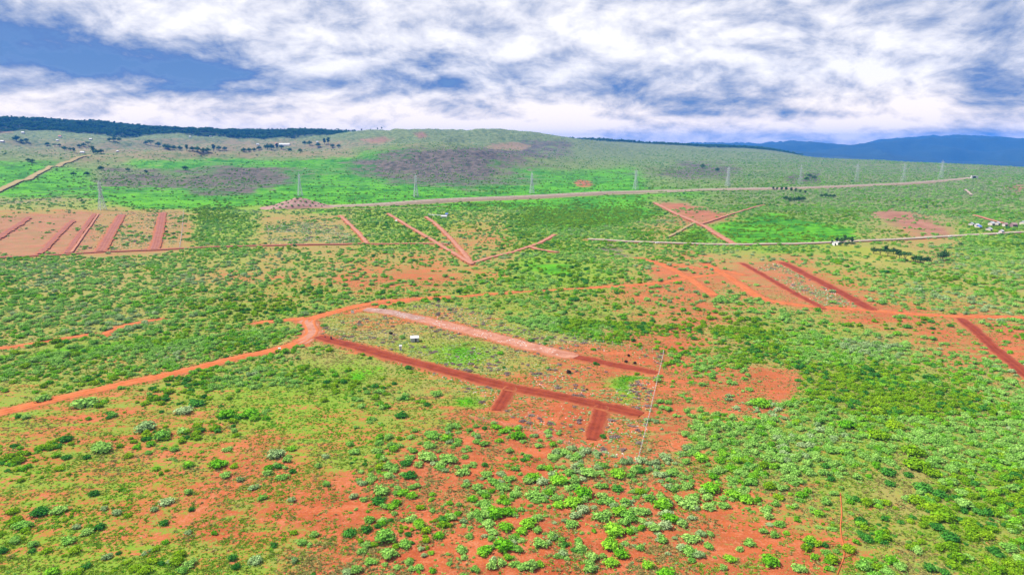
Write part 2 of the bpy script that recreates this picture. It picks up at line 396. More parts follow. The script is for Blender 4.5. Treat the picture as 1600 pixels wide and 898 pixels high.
def leaf_mat(name, col, tip, var=0.35, trans=0.25):
    m = bpy.data.materials.new(name); m.use_nodes = True; n = NT(m.node_tree); m.node_tree.nodes.clear()
    out = n.add('ShaderNodeOutputMaterial')
    oi = n.add('ShaderNodeObjectInfo'); tc = n.add('ShaderNodeTexCoord'); gi = n.add('ShaderNodeNewGeometry')
    v = n.noise(tc.outputs['Object'], 2.2, 3.0, 0.6)
    t = n.math('ADD', n.math('MULTIPLY', n.math('SUBTRACT', v, 0.5), 1.5), n.math('MULTIPLY_ADD', oi.outputs['Random'], 0.7, 0.12), clamp=True)
    c = n.mix(t, col, tip)
    k = n.math('MULTIPLY_ADD', n.math('SUBTRACT', gi.outputs['Random Per Island'], 0.5), var * 2, 1.0)
    cs = n.vmath('SCALE', c); n.put(cs.node.inputs['Scale'], k)
    df = n.add('ShaderNodeBsdfDiffuse'); tr = n.add('ShaderNodeBsdfTranslucent'); mx = n.add('ShaderNodeMixShader')
    mx.inputs[0].default_value = trans
    n.l.new(cs, df.inputs[0]); n.l.new(cs, tr.inputs[0]); n.l.new(df.outputs[0], mx.inputs[1]); n.l.new(tr.outputs[0], mx.inputs[2])
    n.l.new(mx.outputs[0], out.inputs[0])
    MATS[name] = m
    return m

LEAF = {
    'silver': leaf_mat('leaf_silver', (0.18, 0.31, 0.10), (0.36, 0.47, 0.23)),
    'sage':   leaf_mat('leaf_sage', (0.13, 0.33, 0.040), (0.30, 0.49, 0.12)),
    'bright': leaf_mat('leaf_bright', (0.08, 0.29, 0.008), (0.24, 0.48, 0.035)),
    'dark':   leaf_mat('leaf_dark', (0.030, 0.15, 0.018), (0.085, 0.27, 0.035)),
    'olive':  leaf_mat('leaf_olive', (0.11, 0.26, 0.008), (0.24, 0.38, 0.015)),
    'tree':   leaf_mat('leaf_tree', (0.030, 0.090, 0.022), (0.08, 0.17, 0.038)),
    'dead':   leaf_mat('leaf_dead', (0.14, 0.095, 0.085), (0.30, 0.23, 0.21)),
    'burnt':  leaf_mat('leaf_burnt', (0.018, 0.016, 0.012), (0.06, 0.045, 0.03)),
    'herb':   leaf_mat('leaf_herb', (0.11, 0.24, 0.014), (0.25, 0.32, 0.04)),
    'lush':   leaf_mat('leaf_lush', (0.06, 0.22, 0.006), (0.14, 0.32, 0.010)),
    'straw':  leaf_mat('leaf_straw', (0.20, 0.20, 0.06), (0.32, 0.27, 0.10)),
}
BARK = simple('bark', (0.10, 0.075, 0.055), 0.9, 0.3, 3.0)

def land_material():
    m = bpy.data.materials.new('land'); m.use_nodes = True; n = NT(m.node_tree); b = m.node_tree.nodes['Principled BSDF']
    b.inputs['Roughness'].default_value = 0.95; b.inputs['Specular IOR Level'].default_value = 0.1
    g = n.add('ShaderNodeNewGeometry'); P = g.outputs['Position']
    mp = n.add('ShaderNodeMapping'); n.l.new(P, mp.inputs[0])
    mp.inputs['Rotation'].default_value = (0, 0, math.radians(-62)); mp.inputs['Scale'].default_value = (0.16, 1.0, 1.0)
    st = mp.outputs[0]                                         # stretched along the drag lines and rills
    n_st = n.noise(st, 0.22, 5.0, 0.6); n_a = n.noise(P, 0.055, 6.0, 0.62); n_b = n.noise(P, 0.45, 5.0, 0.65)
    n_c = n.noise(P, 1.7, 3.0, 0.6); n_m = n.noise(P, 0.012, 4.0, 0.6)
    soil, green, lush, grey, tan = [n.attr(k) for k in ('soil', 'green', 'lush', 'grey', 'tan')]
    def wob(x, *ns):
        for nz, a in ns: x = n.math('ADD', x, n.math('MULTIPLY', n.math('SUBTRACT', nz, 0.5), a))
        return x
    gm = n.smooth(wob(green, (n_a, 0.9), (n_b, 0.7), (n_c, 0.5)), 0.08, 0.70)
    dry = n.mix(n_b, (0.19, 0.155, 0.045), (0.29, 0.235, 0.085))
    dry = n.mix(n.math('MULTIPLY', n.attr('plain'), 0.9), dry, n.mix(n.smooth(n_a, 0.35, 0.65), (0.085, 0.125, 0.055), (0.19, 0.205, 0.115)))
    grn = n.mix(n_c, (0.085, 0.20, 0.010), (0.21, 0.285, 0.030))
    grass = n.mix(gm, dry, grn)
    grass = n.mix(n.math('MULTIPLY', n.attr('plain'), 0.65), grass, n.mix(n.smooth(n_a, 0.35, 0.65), (0.050, 0.090, 0.026), (0.155, 0.18, 0.085)))
    lushc = n.mix(n.smooth(wob(n_a, (n_m, 0.7), (n_b, 0.6)), 0.34, 0.66), (0.016, 0.120, 0.001), (0.085, 0.300, 0.001))
    lm = n.smooth(wob(lush, (n_m, 0.4), (n_a, 0.7), (n_b, 0.5)), 0.22, 0.62)
    grass = n.mix(lm, grass, lushc)
    soilc = n.mix(n.smooth(wob(n_st, (n_a, 0.6), (n_c, 0.3)), 0.3, 0.7), (0.235, 0.045, 0.014), (0.355, 0.092, 0.030))
    soilc = n.mix(n.smooth(wob(n_b, (n_c, 0.8), (n_a, 0.5)), 0.42, 0.80), soilc, (0.38, 0.145, 0.070))
    fs = n.smooth(wob(soil, (n_st, 1.0), (n_a, 0.55), (n_b, 0.95), (n_c, 0.8)), 0.30, 0.60)
    col = n.mix(fs, grass, soilc)
    gy = n.smooth(n.math('MULTIPLY', grey, wob(1.0, (n_m, 2.2), (n_a, 2.0), (n_b, 1.0))), 0.28, 0.62)
    col = n.mix(gy, col, n.mix(n.smooth(wob(n_a, (n_b, 0.6)), 0.30, 0.68), (0.022, 0.030, 0.018), (0.145, 0.115, 0.095)))
    tn = n.smooth(n.math('MULTIPLY', tan, wob(1.0, (n_m, 2.6), (n_a, 1.6))), 0.28, 0.70)
    col = n.mix(tn, col, n.mix(n_a, (0.14, 0.125, 0.06), (0.25, 0.195, 0.105)))
    col = n.mix(n.math('MULTIPLY', n.attr('purple'), 0.85), col, n.mix(n.smooth(n_a, 0.35, 0.65), (0.21, 0.085, 0.06), (0.29, 0.135, 0.10)))
    col = n.mix(n.attr('field'), col, n.mix(n.smooth(n_m, 0.35, 0.65), (0.20, 0.24, 0.025), (0.30, 0.26, 0.05)))
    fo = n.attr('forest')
    col = n.mix(fo, col, n.mix(n_m, (0.004, 0.016, 0.010), (0.009, 0.030, 0.016)))  # forest ground, extra dark: stands in for cloud shade on the left ridge
    col = n.vmath('SCALE', col); col.node.inputs['Scale'].default_value = 0.80
    n.l.new(col, b.inputs['Base Color'])
    bp = n.add('ShaderNodeBump'); bp.inputs['Strength'].default_value = 0.6; bp.inputs['Distance'].default_value = 0.25
    n.put(bp.inputs['Height'], n.math('ADD', n_b, n_c)); n.l.new(bp.outputs[0], b.inputs['Normal'])
    return m

# ------------------------------------------------------------------ mesh helpers
def link(o, parent=None):
    COL.objects.link(o)
    if parent is not None: o.parent = parent
    return o

def mesh(name, verts, faces, mat, smooth=False):
    me = bpy.data.meshes.new(name)
    me.from_pydata([tuple(map(float, v)) for v in verts], [], faces)
    if mat is not None: me.materials.append(mat)
    if smooth: me.shade_smooth()
    return me

def obj(name, verts, faces, mat, parent=None, smooth=False):
    return link(bpy.data.objects.new(name, mesh(name, verts, faces, mat, smooth)), parent)

def tag(o, label=None, cat=None, group=None, kind=None):
    if label: o['label'] = label
    if cat: o['category'] = cat
    if group: o['group'] = group
    if kind: o['kind'] = kind
    return o

def empty(name, loc, rz=0.0, label=None, cat=None, group=None, scale=1.0):
    o = bpy.data.objects.new(name, None); COL.objects.link(o)
    o.location = loc; o.rotation_euler = (0, 0, rz); o.scale = (scale,) * 3 if not isinstance(scale, tuple) else scale
    o.empty_display_size = 0.5
    return tag(o, label, cat, group)

class MB:
    def __init__(s, k=1.0): s.v = []; s.f = []; s.k = k
    def box(s, x0, x1, y0, y1, z0, z1):
        b = len(s.v)
        s.v += [(x0, y0, z0), (x1, y0, z0), (x1, y1, z0), (x0, y1, z0), (x0, y0, z1), (x1, y0, z1), (x1, y1, z1), (x0, y1, z1)]
        s.f += [tuple(b + i for i in q) for q in ((3, 2, 1, 0), (4, 5, 6, 7), (0, 1, 5, 4), (1, 2, 6, 5), (2, 3, 7, 6), (3, 0, 4, 7))]
        return s
    def bar(s, a, b, r0, r1=None, n=4):
        a = np.array(a, float); b = np.array(b, float); r1 = r0 if r1 is None else r1
        r0 *= s.k; r1 *= s.k
        d = b - a; d /= np.linalg.norm(d) + 1e-9
        u = np.cross(d, (0, 0, 1.0) if abs(d[2]) < 0.9 else (1.0, 0, 0)); u /= np.linalg.norm(u); w = np.cross(d, u)
        k = len(s.v)
        for p, r in ((a, r0), (b, r1)):
            for i in range(n):
                t = 2 * math.pi * (i + 0.5) / n
                s.v.append(tuple(p + (u * math.cos(t) + w * math.sin(t)) * r))
        for i in range(n):
            j = (i + 1) % n
            s.f.append((k + i, k + j, k + n + j, k + n + i))
        s.f.append(tuple(k + i for i in range(n))[::-1]); s.f.append(tuple(k + n + i for i in range(n)))
        return s
    def quad(s, *pts):
        k = len(s.v); s.v += [tuple(p) for p in pts]; s.f.append(tuple(range(k, k + len(pts)))); return s
    def build(s, name, mat, parent=None, smooth=False): return obj(name, s.v, s.f, mat, parent, smooth)

# ------------------------------------------------------------------ the land
def build_land():
    nA, nD = len(AZ), len(DD)
    co = np.stack([GX, GY, ZG], -1).reshape(-1, 3).astype(np.float32)
    i = np.arange(nA - 1)[:, None]; j = np.arange(nD - 1)[None, :]
    a = i * nD + j
    q = np.stack([a, a + nD, a + nD + 1, a + 1], -1).reshape(-1, 4)[:, ::-1]
    me = bpy.data.meshes.new('ground')
    me.vertices.add(len(co)); me.vertices.foreach_set('co', co.ravel())
    me.loops.add(q.size); me.loops.foreach_set('vertex_index', q.ravel().astype(np.int32))
    me.polygons.add(len(q)); me.polygons.foreach_set('loop_start', np.arange(0, q.size, 4, dtype=np.int32))
    me.polygons.foreach_set('loop_total', np.full(len(q), 4, np.int32))
    me.update(calc_edges=True)
    px, py, _ = project(GX.ravel(), GY.ravel(), ZG.ravel())
    D = np.hypot(GX, GY).ravel()
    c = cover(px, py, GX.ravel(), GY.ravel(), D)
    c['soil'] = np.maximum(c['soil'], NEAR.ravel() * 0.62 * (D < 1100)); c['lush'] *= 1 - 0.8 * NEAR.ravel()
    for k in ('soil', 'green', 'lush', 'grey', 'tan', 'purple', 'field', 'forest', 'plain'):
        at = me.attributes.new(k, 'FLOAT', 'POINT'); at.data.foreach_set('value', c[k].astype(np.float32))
    me.materials.append(land_material()); me.shade_smooth()
    o = link(bpy.data.objects.new('ground', me)); tag(o, kind='structure')

# ------------------------------------------------------------------ roads and tracks
def road_mat(name, a, b, stripe=0.35, verge=(0.31, 0.105, 0.042)):
    m = bpy.data.materials.new(name); m.use_nodes = True; n = NT(m.node_tree); bs = m.node_tree.nodes['Principled BSDF']
    bs.inputs['Roughness'].default_value = 0.95; bs.inputs['Specular IOR Level'].default_value = 0.1
    g = n.add('ShaderNodeNewGeometry'); P = g.outputs['Position']
    cr = n.attr('across')
    v = n.math('ADD', n.math('MULTIPLY', n.noise(P, 0.18, 5.0, 0.6), 0.9), n.math('MULTIPLY', n.noise(P, 1.2, 3.0, 0.6), 0.45))
    rut = n.math('MULTIPLY', n.math('COSINE', n.math('MULTIPLY', cr, 9.5)), stripe * 0.22)
    f = n.smooth(n.math('ADD', v, rut), 0.42, 0.90)
    ed = n.smooth(n.math('ADD', n.math('ABSOLUTE', cr), n.math('MULTIPLY', n.math('SUBTRACT', n.noise(P, 0.7, 5.0, 0.7), 0.5), 0.9)), 0.70, 1.02)
    rc = n.vmath('SCALE', n.mix(n.math('MULTIPLY', ed, 0.75), n.mix(f, a, b), verge)); rc.node.inputs['Scale'].default_value = 0.80
    n.l.new(rc, bs.inputs['Base Color'])
    bp = n.add('ShaderNodeBump'); bp.inputs['Strength'].default_value = 0.5; bp.inputs['Distance'].default_value = 0.12
    n.put(bp.inputs['Height'], n.noise(P, 1.5, 4.0, 0.6)); n.l.new(bp.outputs[0], bs.inputs['Normal'])
    return m
RM = {
    'red': road_mat('red_graded_earth', (0.135, 0.022, 0.009), (0.23, 0.043, 0.018)),
    'orange': road_mat('orange_dirt', (0.31, 0.075, 0.020), (0.45, 0.14, 0.047), 0.5),
    'pink': road_mat('pink_gravel', (0.27, 0.105, 0.065), (0.40, 0.20, 0.14), 0.08),
    'pale': road_mat('pale_gravel', (0.25, 0.20, 0.16), (0.37, 0.315, 0.26), 0.35, (0.22, 0.165, 0.10)),
    'tan': road_mat('tan_track', (0.23, 0.18, 0.08), (0.33, 0.25, 0.12), 0.35, (0.20, 0.17, 0.07)),
    'dull': road_mat('dull_red_earth', (0.19, 0.062, 0.042), (0.28, 0.115, 0.085)),
    'chalk': road_mat('chalky_rubble', (0.22, 0.115, 0.095), (0.34, 0.225, 0.195), 0.35, (0.28, 0.15, 0.10)),
}
ROADSEG = []          # (x0, y0, x1, y1, half width) of every stretch, to keep shrubs off
NROAD = [0]
def densify(pts, step):
    out = [pts[0]]
    for a, b in zip(pts[:-1], pts[1:]):
        L = math.hypot(b[0] - a[0], b[1] - a[1]); k = max(1, int(L / step))
        for t in range(1, k + 1): out.append((a[0] + (b[0] - a[0]) * t / k, a[1] + (b[1] - a[1]) * t / k))
    return out

def smooth_line(p, it=2):
    for _ in range(it):
        q = [p[0]]
        for a, b in zip(p[:-1], p[1:]):
            q += [(a[0] * .75 + b[0] * .25, a[1] * .75 + b[1] * .25), (a[0] * .25 + b[0] * .75, a[1] * .25 + b[1] * .75)]
        q.append(p[-1]); p = q
    return p

def road(name, pix, width, mat, berm=0.25, rough=0.5, cut=False, rows=None):
    NROAD[0] += 1
    w = [locate(*p)[:2] for p in pix]
    w = smooth_line(w, 2) if len(w) > 2 else w
    D = np.mean([math.hypot(*p) for p in w])
    w = densify(w, max(1.5, D / 220))
    w = np.array(w); t = np.gradient(w, axis=0); t /= np.linalg.norm(t, axis=1)[:, None] + 1e-9
    nrm = np.stack([-t[:, 1], t[:, 0]], 1)
    s = np.cumsum(np.r_[0, np.linalg.norm(np.diff(w, axis=0), axis=1)])
    prof = [-1.25, -1.0, -0.5, 0.0, 0.5, 1.0, 1.25]
    zz = [-0.25, berm * 0.6, 0.06, 0.10, 0.06, berm * 0.6, -0.25]
    V = []; AC = []
    lift = 0.04 + 0.012 * (NROAD[0] % 9) + 0.0012 * D * (D > 700)
    for i in range(len(w)):
        for k, (c, dz) in enumerate(zip(prof, zz)):
            hw = width * 0.5 * min(1.0, 0.6 + min(s[i], s[-1] - s[i]) / (width * 0.7)) * (1 + (fbm(np.array(s[i] / 5 + (50 if c > 0 else 0)), np.array(NROAD[0] * 3.7), 3, 77) - 0.5) * (rough * 1.5 + 0.18))
            x, y = w[i] + nrm[i] * hw * c
            V.append((x, y, float(ground_z(x, y)) + lift + dz)); AC.append(c)
    n = len(prof); Fc = []
    for i in range(len(w) - 1):
        for k in range(n - 1):
            a = i * n + k; Fc.append((a, a + 1, a + n + 1, a + n)[::-1])
    o = obj(name, V, Fc, RM[mat], None, True)
    at = o.data.attributes.new('across', 'FLOAT', 'POINT'); at.data.foreach_set('value', np.array(AC, np.float32))
    tag(o, kind='structure')
    for i in range(0, len(w) - 1):
        ROADSEG.append((w[i][0], w[i][1], w[i + 1][0], w[i + 1][1], width * 0.5))
    return o

road('dirt_road', [(-40, 654), (0, 645), (100, 620), (200, 598), (300, 577), (380, 557), (440, 544), (470, 534), (488, 522), (486, 510), (480, 503), (492, 495), (530, 486), (562, 477), (600, 470.5), (650, 467), (700, 464)], 7.5, 'orange', 0.3, 0.35)
road('road_bend', [(468, 537), (482, 528), (489, 518), (485, 508), (476, 500)], 9.5, 'pink', 0.1, 0.3)
road('dirt_road', [(400, 505), (430, 501), (460, 499), (485, 497)], 6, 'orange', 0.2, 0.5)
road('graded_road', [(496, 526), (520, 533), (560, 543), (640, 565), (720, 586), (780, 602), (860, 617), (940, 634), (1002, 648)], 9.0, 'red', 0.5, 0.16)
road('graded_road', [(798, 604), (788, 622), (776, 641)], 6.3, 'red', 0.4, 0.2)
road('graded_road', [(940, 634), (933, 660), (924, 687)], 6.6, 'red', 0.4, 0.25)
road('graded_road', [(640, 494), (690, 506), (740, 519), (790, 531), (845, 546), (900, 558)], 11.5, 'pink', 0.4, 0.3)
road('rubble_strip', [(570, 483), (600, 486), (625, 491), (660, 499)], 8.5, 'chalk', 0.4, 0.4)
road('graded_road', [(895, 556.5), (940, 566), (980, 574), (1026, 583)], 8.0, 'red', 0.4, 0.4)
road('dirt_road', [(545, 489), (575, 482), (600, 476), (640, 470)], 4.5, 'orange', 0.1, 0.6)
road('dirt_track', [(690, 465), (735, 462), (780, 458), (830, 455), (880, 452), (940, 449), (990, 446)], 4.0, 'orange', 0.1, 0.9)
road('dirt_track', [(930, 449), (985, 446), (1030, 442), (1060, 438), (1085, 433), (1110, 430), (1135, 428)], 6.0, 'orange', 0.1, 0.8)
road('dirt_road', [(998, 403), (1030, 412), (1055, 422), (1075, 434), (1098, 449), (1116, 462)], 7.0, 'orange', 0.15, 0.5)
road('dirt_track', [(1035, 412), (1080, 418), (1130, 422), (1165, 430)], 5.0, 'orange', 0.1, 0.7)
road('dirt_road', [(1100, 412), (1125, 424), (1150, 440), (1180, 461), (1202, 471), (1260, 478), (1310, 482), (1370, 486), (1440, 492), (1520, 495), (1640, 497)], 7.0, 'orange', 0.2, 0.45)
road('graded_road', [(1158, 411), (1190, 428), (1240, 458), (1288, 483)], 5.5, 'red', 0.2, 0.4)
road('graded_road', [(1222, 410), (1255, 427), (1310, 455), (1364, 485)], 9.0, 'red', 0.2, 0.3)
road('graded_road', [(1500, 497), (1530, 521), (1570, 558), (1620, 600)], 6.8, 'red', 0.2, 0.4)
road('dirt_road', [(-40, 405), (40, 401), (100, 398), (160, 394), (240, 391), (330, 386.5), (400, 384.5), (480, 383), (570, 381)], 5.5, 'dull', 0.2, 0.4)
road('gravel_track', [(570, 381), (640, 381), (700, 382)], 4.5, 'pink', 0.1, 0.6)
road('graded_road', [(156, 394), (173, 365), (190, 336)], 9.5, 'dull', 0.2, 0.25)
road('graded_road', [(241, 391), (249, 362), (254, 333)], 9, 'dull', 0.2, 0.3)
road('gravel_track', [(111, 396), (133, 365), (154, 335)], 2.2, 'pink', 0.3, 0.4)
road('dirt_track', [(103, 397), (125, 366), (147, 335)], 5.0, 'dull', 0.1, 0.5)
road('dirt_track', [(62, 398), (88, 370), (115, 345)], 6.0, 'dull', 0.1, 0.9)
road('dirt_track', [(-8, 376), (20, 358), (46, 340)], 7.0, 'dull', 0.1, 0.9)
road('dirt_road', [(573, 381), (562, 366), (545, 350), (531, 337)], 4.6, 'pink', 0.1, 0.4)
road('dirt_road', [(738, 414), (715, 400), (690, 385), (664, 369), (640, 355), (620, 343), (606, 334)], 4.6, 'pink', 0.1, 0.4)
road('dirt_road', [(737, 413), (722, 393), (705, 374), (688, 357), (666, 339)], 4.6, 'pink', 0.1, 0.4)
road('dirt_track', [(740, 411), (765, 403), (800, 395), (826, 386), (845, 380), (866, 367)], 4.5, 'pink', 0.1, 0.6)
road('dirt_track', [(826, 386), (845, 391), (872, 395)], 5.0, 'pink', 0.1, 0.7)
road('gravel_road', [(918, 374.5), (1000, 379), (1080, 382), (1150, 383), (1240, 382), (1300, 379.5), (1370, 376), (1450, 371.5), (1530, 367), (1640, 361.5)], 7.5, 'pale', 0.3, 0.12)
road('dirt_road', [(1146, 382), (1122, 368), (1097, 351.5), (1060, 337), (1022, 317)], 6.5, 'pink', 0.2, 0.8)
road('dirt_track', [(1094, 351), (1112, 346), (1140, 336), (1172, 326), (1195, 321)], 3.5, 'pink', 0.1, 0.6)
road('dirt_track', [(1085, 349), (1068, 358), (1045, 371)], 3.2, 'tan', 0.1, 0.6)
road('hill_track', [(-20, 306), (20, 289), (60, 271), (100, 254), (141, 243)], 11, 'tan', 0.2, 0.4)
road('dirt_track', [(470, 326.5), (560, 328), (640, 326), (700, 323)], 4, 'tan', 0.1, 0.6)
road('dirt_track', [(905, 302.5), (960, 305.5), (1020, 303), (1080, 299), (1160, 297.5)], 5, 'pale', 0.1, 0.4)
road('dirt_track', [(1522, 337), (1545, 344), (1570, 350)], 5, 'pink', 0.1, 0.6)
road('dirt_track', [(1508, 297), (1514, 302), (1518, 306)], 4, 'pale', 0.1, 0.6)
road('dirt_track', [(-20, 547), (30, 540), (75, 533), (110, 527), (140, 522)], 4.5, 'orange', 0.05, 1.2)
road('dirt_track', [(164, 524), (170, 517), (190, 510), (220, 503), (252, 498)], 4.0, 'orange', 0.05, 1.2)
road('footpath', [(1313, 770), (1316, 800), (1312, 830), (1322, 862), (1308, 898)], 0.4, 'orange', 0.02, 0.9)
road('footpath', [(1290, 850), (1318, 848), (1340, 862), (1322, 870)], 0.35, 'orange', 0.02, 0.9)

# railway embankment and spoil bank
def embankment(name, pix, top, height, slope, mat_top, mat_side, parent=None):
    w = smooth_line([locate(*p)[:2] for p in pix], 2); w = np.array(densify(w, 8.0))
    t = np.gradient(w, axis=0); t /= np.linalg.norm(t, axis=1)[:, None]; nrm = np.stack([-t[:, 1], t[:, 0]], 1)
    root = link(bpy.data.objects.new(name, None)); tag(root, kind='structure')
    gz = np.array([float(ground_z(*p)) for p in w]); k = 31
    gz = np.convolve(np.pad(gz, k // 2, mode='edge'), np.ones(k) / k, 'valid')
    def strip(nm, prof, mat):
        V = []; Fc = []; AC = []
        for i in range(len(w)):
            taper = min(1.0, i / 25 + 0.15, (len(w) - 1 - i) / 25 + 0.15)
            for c, dz in prof:
                x, y = w[i] + nrm[i] * c; g = float(ground_z(x, y))
                V.append((x, y, g - 0.4 if dz < 0 else max(g + 0.3, gz[i] + dz * taper))); AC.append(c / top)
        n = len(prof)
        for i in range(len(w) - 1):
            for q in range(n - 1):
                a = i * n + q; Fc.append((a, a + 1, a + n + 1, a + n)[::-1])
        o = obj(nm, V, Fc, mat, root, True)
        at = o.data.attributes.new('across', 'FLOAT', 'POINT'); at.data.foreach_set('value', np.array(AC, np.float32))
    ht = top / 2
    strip('embankment_slope', [(-ht - slope, -1), (-ht - slope * .5, height * .5), (-ht, height), (ht, height), (ht + slope * .5, height * .5), (ht + slope, -1)], mat_side)
    strip('track_bed', [(-ht * .85, height + 0.25), (-ht * .55, height + 0.9), (ht * .55, height + 0.9), (ht * .85, height + 0.25)], mat_top)
    for i in range(len(w) - 1): ROADSEG.append((w[i][0], w[i][1], w[i + 1][0], w[i + 1][1], ht + slope))
    return root
RM['bank'] = road_mat('stony_bank', (0.19, 0.14, 0.10), (0.33, 0.25, 0.20), 0.35, (0.20, 0.16, 0.10))
embankment('railway_embankment', [(490, 323), (540, 322), (600, 320.5), (660, 317), (720, 314), (800, 311), (880, 307), (950, 303), (1010, 299.5), (1050, 297.5)], 12, 5.0, 14, RM['pale'], RM['bank'])
embankment('railway_embankment', [(1035, 299), (1080, 297), (1140, 296), (1200, 296.5), (1250, 295), (1320, 292), (1400, 289), (1450, 286), (1490, 281), (1520, 277.5)], 11, 3.0, 10, RM['pale'], RM['bank'])

def spoil_bank():
    c = np.array(locate(465, 326)[:2]); a = np.array(locate(398, 327)[:2]); b = np.array(locate(530, 324)[:2])
    ax = (b - a); L = np.linalg.norm(ax); ax /= L; nr = np.array([-ax[1], ax[0]])
    V = []; Fc = []; AC = []; nu, nv = 60, 14
    for i in range(nu + 1):
        u = i / nu; hgt = 16.0 * math.exp(-((u - 0.52) / 0.28) ** 2)
        for j in range(nv + 1):
            v = j / nv * 2 - 1
            pnt = a + ax * L * u + nr * (18 + v * 30)
            g = float(ground_z(*pnt)); n_ = float(fbm(np.array(pnt[0] / 9), np.array(pnt[1] / 9), 3, 5)) - 0.5
            V.append((pnt[0], pnt[1], g - 0.3 + max(0, (1 - abs(v) ** 1.6)) * hgt * (1 + 0.25 * n_) * min(1, u * 6, (1 - u) * 6))); AC.append(v)
    for i in range(nu):
        for j in range(nv):
            k = i * (nv + 1) + j; Fc.append((k, k + 1, k + nv + 2, k + nv + 1)[::-1])
    o = obj('spoil_bank', V, Fc, RM['chalk'], None, True)
    at = o.data.attributes.new('across', 'FLOAT', 'POINT'); at.data.foreach_set('value', np.array(AC, np.float32))
    tag(o, kind='structure')
    m0, m1 = a + nr * 18, b + nr * 18
    ROADSEG.append((m0[0], m0[1], m1[0], m1[1], 26))
    return a, ax, nr, L
SPOIL = spoil_bank()
SEG = np.array(ROADSEG)
NEAR = np.zeros((len(AZ), len(DD)))            # bare, trampled verges
for x0, y0, x1, y1, hw in SEG:
    mx, my = (x0 + x1) / 2, (y0 + y1) / 2; D_ = math.hypot(mx, my); R_ = hw * 2.0 + 2.0 + math.hypot(x1 - x0, y1 - y0) / 2
    ia = (math.atan2(mx, my) - AZ[0]) / (AZ[1] - AZ[0]); da = R_ / D_ / (AZ[1] - AZ[0]) + 1
    jl = (math.log(max(D_, 21)) - math.log(DD[0])) / (math.log(DD[1]) - math.log(DD[0])); dl = R_ / D_ / (math.log(DD[1]) - math.log(DD[0])) + 1
    i0, i1 = max(0, int(ia - da)), min(len(AZ), int(ia + da) + 2); j0, j1 = max(0, int(jl - dl)), min(len(DD), int(jl + dl) + 2)
    if i1 <= i0 or j1 <= j0: continue
    X = GX[i0:i1, j0:j1]; Y = GY[i0:i1, j0:j1]; dx, dy = x1 - x0, y1 - y0
    t = np.clip(((X - x0) * dx + (Y - y0) * dy) / (dx * dx + dy * dy + 1e-9), 0, 1)
    d = np.hypot(X - x0 - t * dx, Y - y0 - t * dy)
    if hw < 1: continue
    NEAR[i0:i1, j0:j1] = np.maximum(NEAR[i0:i1, j0:j1], np.clip(1.25 - (d - hw) / (hw * 0.9 + 1.5), 0, 1))
build_land()
def off_road(x, y, margin=0.6):
    ok = np.ones(len(x), bool)
    CH = 20000
    for s0 in range(0, len(x), CH):
        X = x[s0:s0 + CH]; Y = y[s0:s0 + CH]
        lo_x, hi_x, lo_y, hi_y = X.min() - 40, X.max() + 40, Y.min() - 40, Y.max() + 40
        good = np.ones(len(X), bool)
        for x0, y0, x1, y1, hw in SEG:
            if max(x0, x1) < lo_x or min(x0, x1) > hi_x or max(y0, y1) < lo_y or min(y0, y1) > hi_y: continue
            r = hw + margin
            m = (X > min(x0, x1) - r) & (X < max(x0, x1) + r) & (Y > min(y0, y1) - r) & (Y < max(y0, y1) + r)
            if not m.any(): continue
            dx, dy = x1 - x0, y1 - y0; L2 = dx * dx + dy * dy + 1e-9
            t = np.clip(((X[m] - x0) * dx + (Y[m] - y0) * dy) / L2, 0, 1)
            d2 = (X[m] - x0 - t * dx) ** 2 + (Y[m] - y0 - t * dy) ** 2
            idx = np.nonzero(m)[0]; good[idx[d2 < r * r]] = False
        ok[s0:s0 + CH] = good
    return ok

# ------------------------------------------------------------------ plant prototypes (unit radius)
def leaf_cloud(lobes, nleaf, size, seed, flat=0.0, bottom=-0.2):
    r = np.random.default_rng(seed); V = []; Fc = []
    w = np.array([l[3] ** 2 for l in lobes]); w = w / w.sum()
    for k in range(nleaf):
        lx, ly, lz, lr = lobes[r.choice(len(lobes), p=w)]
        d = r.normal(size=3); d /= np.linalg.norm(d)
        if d[2] < bottom and r.random() < 0.75: d[2] = abs(d[2])
        rad = lr * (0.74 + 0.36 * r.random() ** 0.7)
        p = np.array([lx, ly, lz]) + d * rad * np.array([1, 1, 0.85])
        if p[2] < 0.02: p[2] = 0.02 + 0.1 * r.random()
        nn = d + r.normal(size=3) * 0.55; nn[2] += 0.25; nn /= np.linalg.norm(nn)
        u = np.cross(nn, r.normal(size=3)); u /= np.linalg.norm(u); v_ = np.cross(nn, u)
        s1 = size * (0.6 + 0.8 * r.random()); s2 = s1 * (0.45 + 0.4 * r.random())
        b = len(V); mid = p + nn * s1 * 0.22
        V += [tuple(p - u * s1), tuple(mid - v_ * s2), tuple(p + u * s1), tuple(mid + v_ * s2)]
        Fc.append((b, b + 1, b + 2, b + 3))
    return V, Fc

def core(lobes, k=0.72):
    """dim inner mass that keeps the crown from being see-through"""
    V = []; Fc = []
    for lx, ly, lz, lr in lobes:
        b = len(V); n = 6
        V.append((lx, ly, lz + lr * k * 0.9))
        for zz, rr in ((0.4, 0.8), (-0.35, 0.85)):
            for i in range(n):
                t = 2 * math.pi * i / n + zz
                V.append((lx + math.cos(t) * lr * k * rr, ly + math.sin(t) * lr * k * rr, max(0.0, lz + zz * lr * k)))
        for i in range(n):
            j = (i + 1) % n
            Fc += [(b, b + 1 + i, b + 1 + j), (b + 1 + i, b + 1 + n + i, b + 1 + n + j, b + 1 + j)]
    return V, Fc

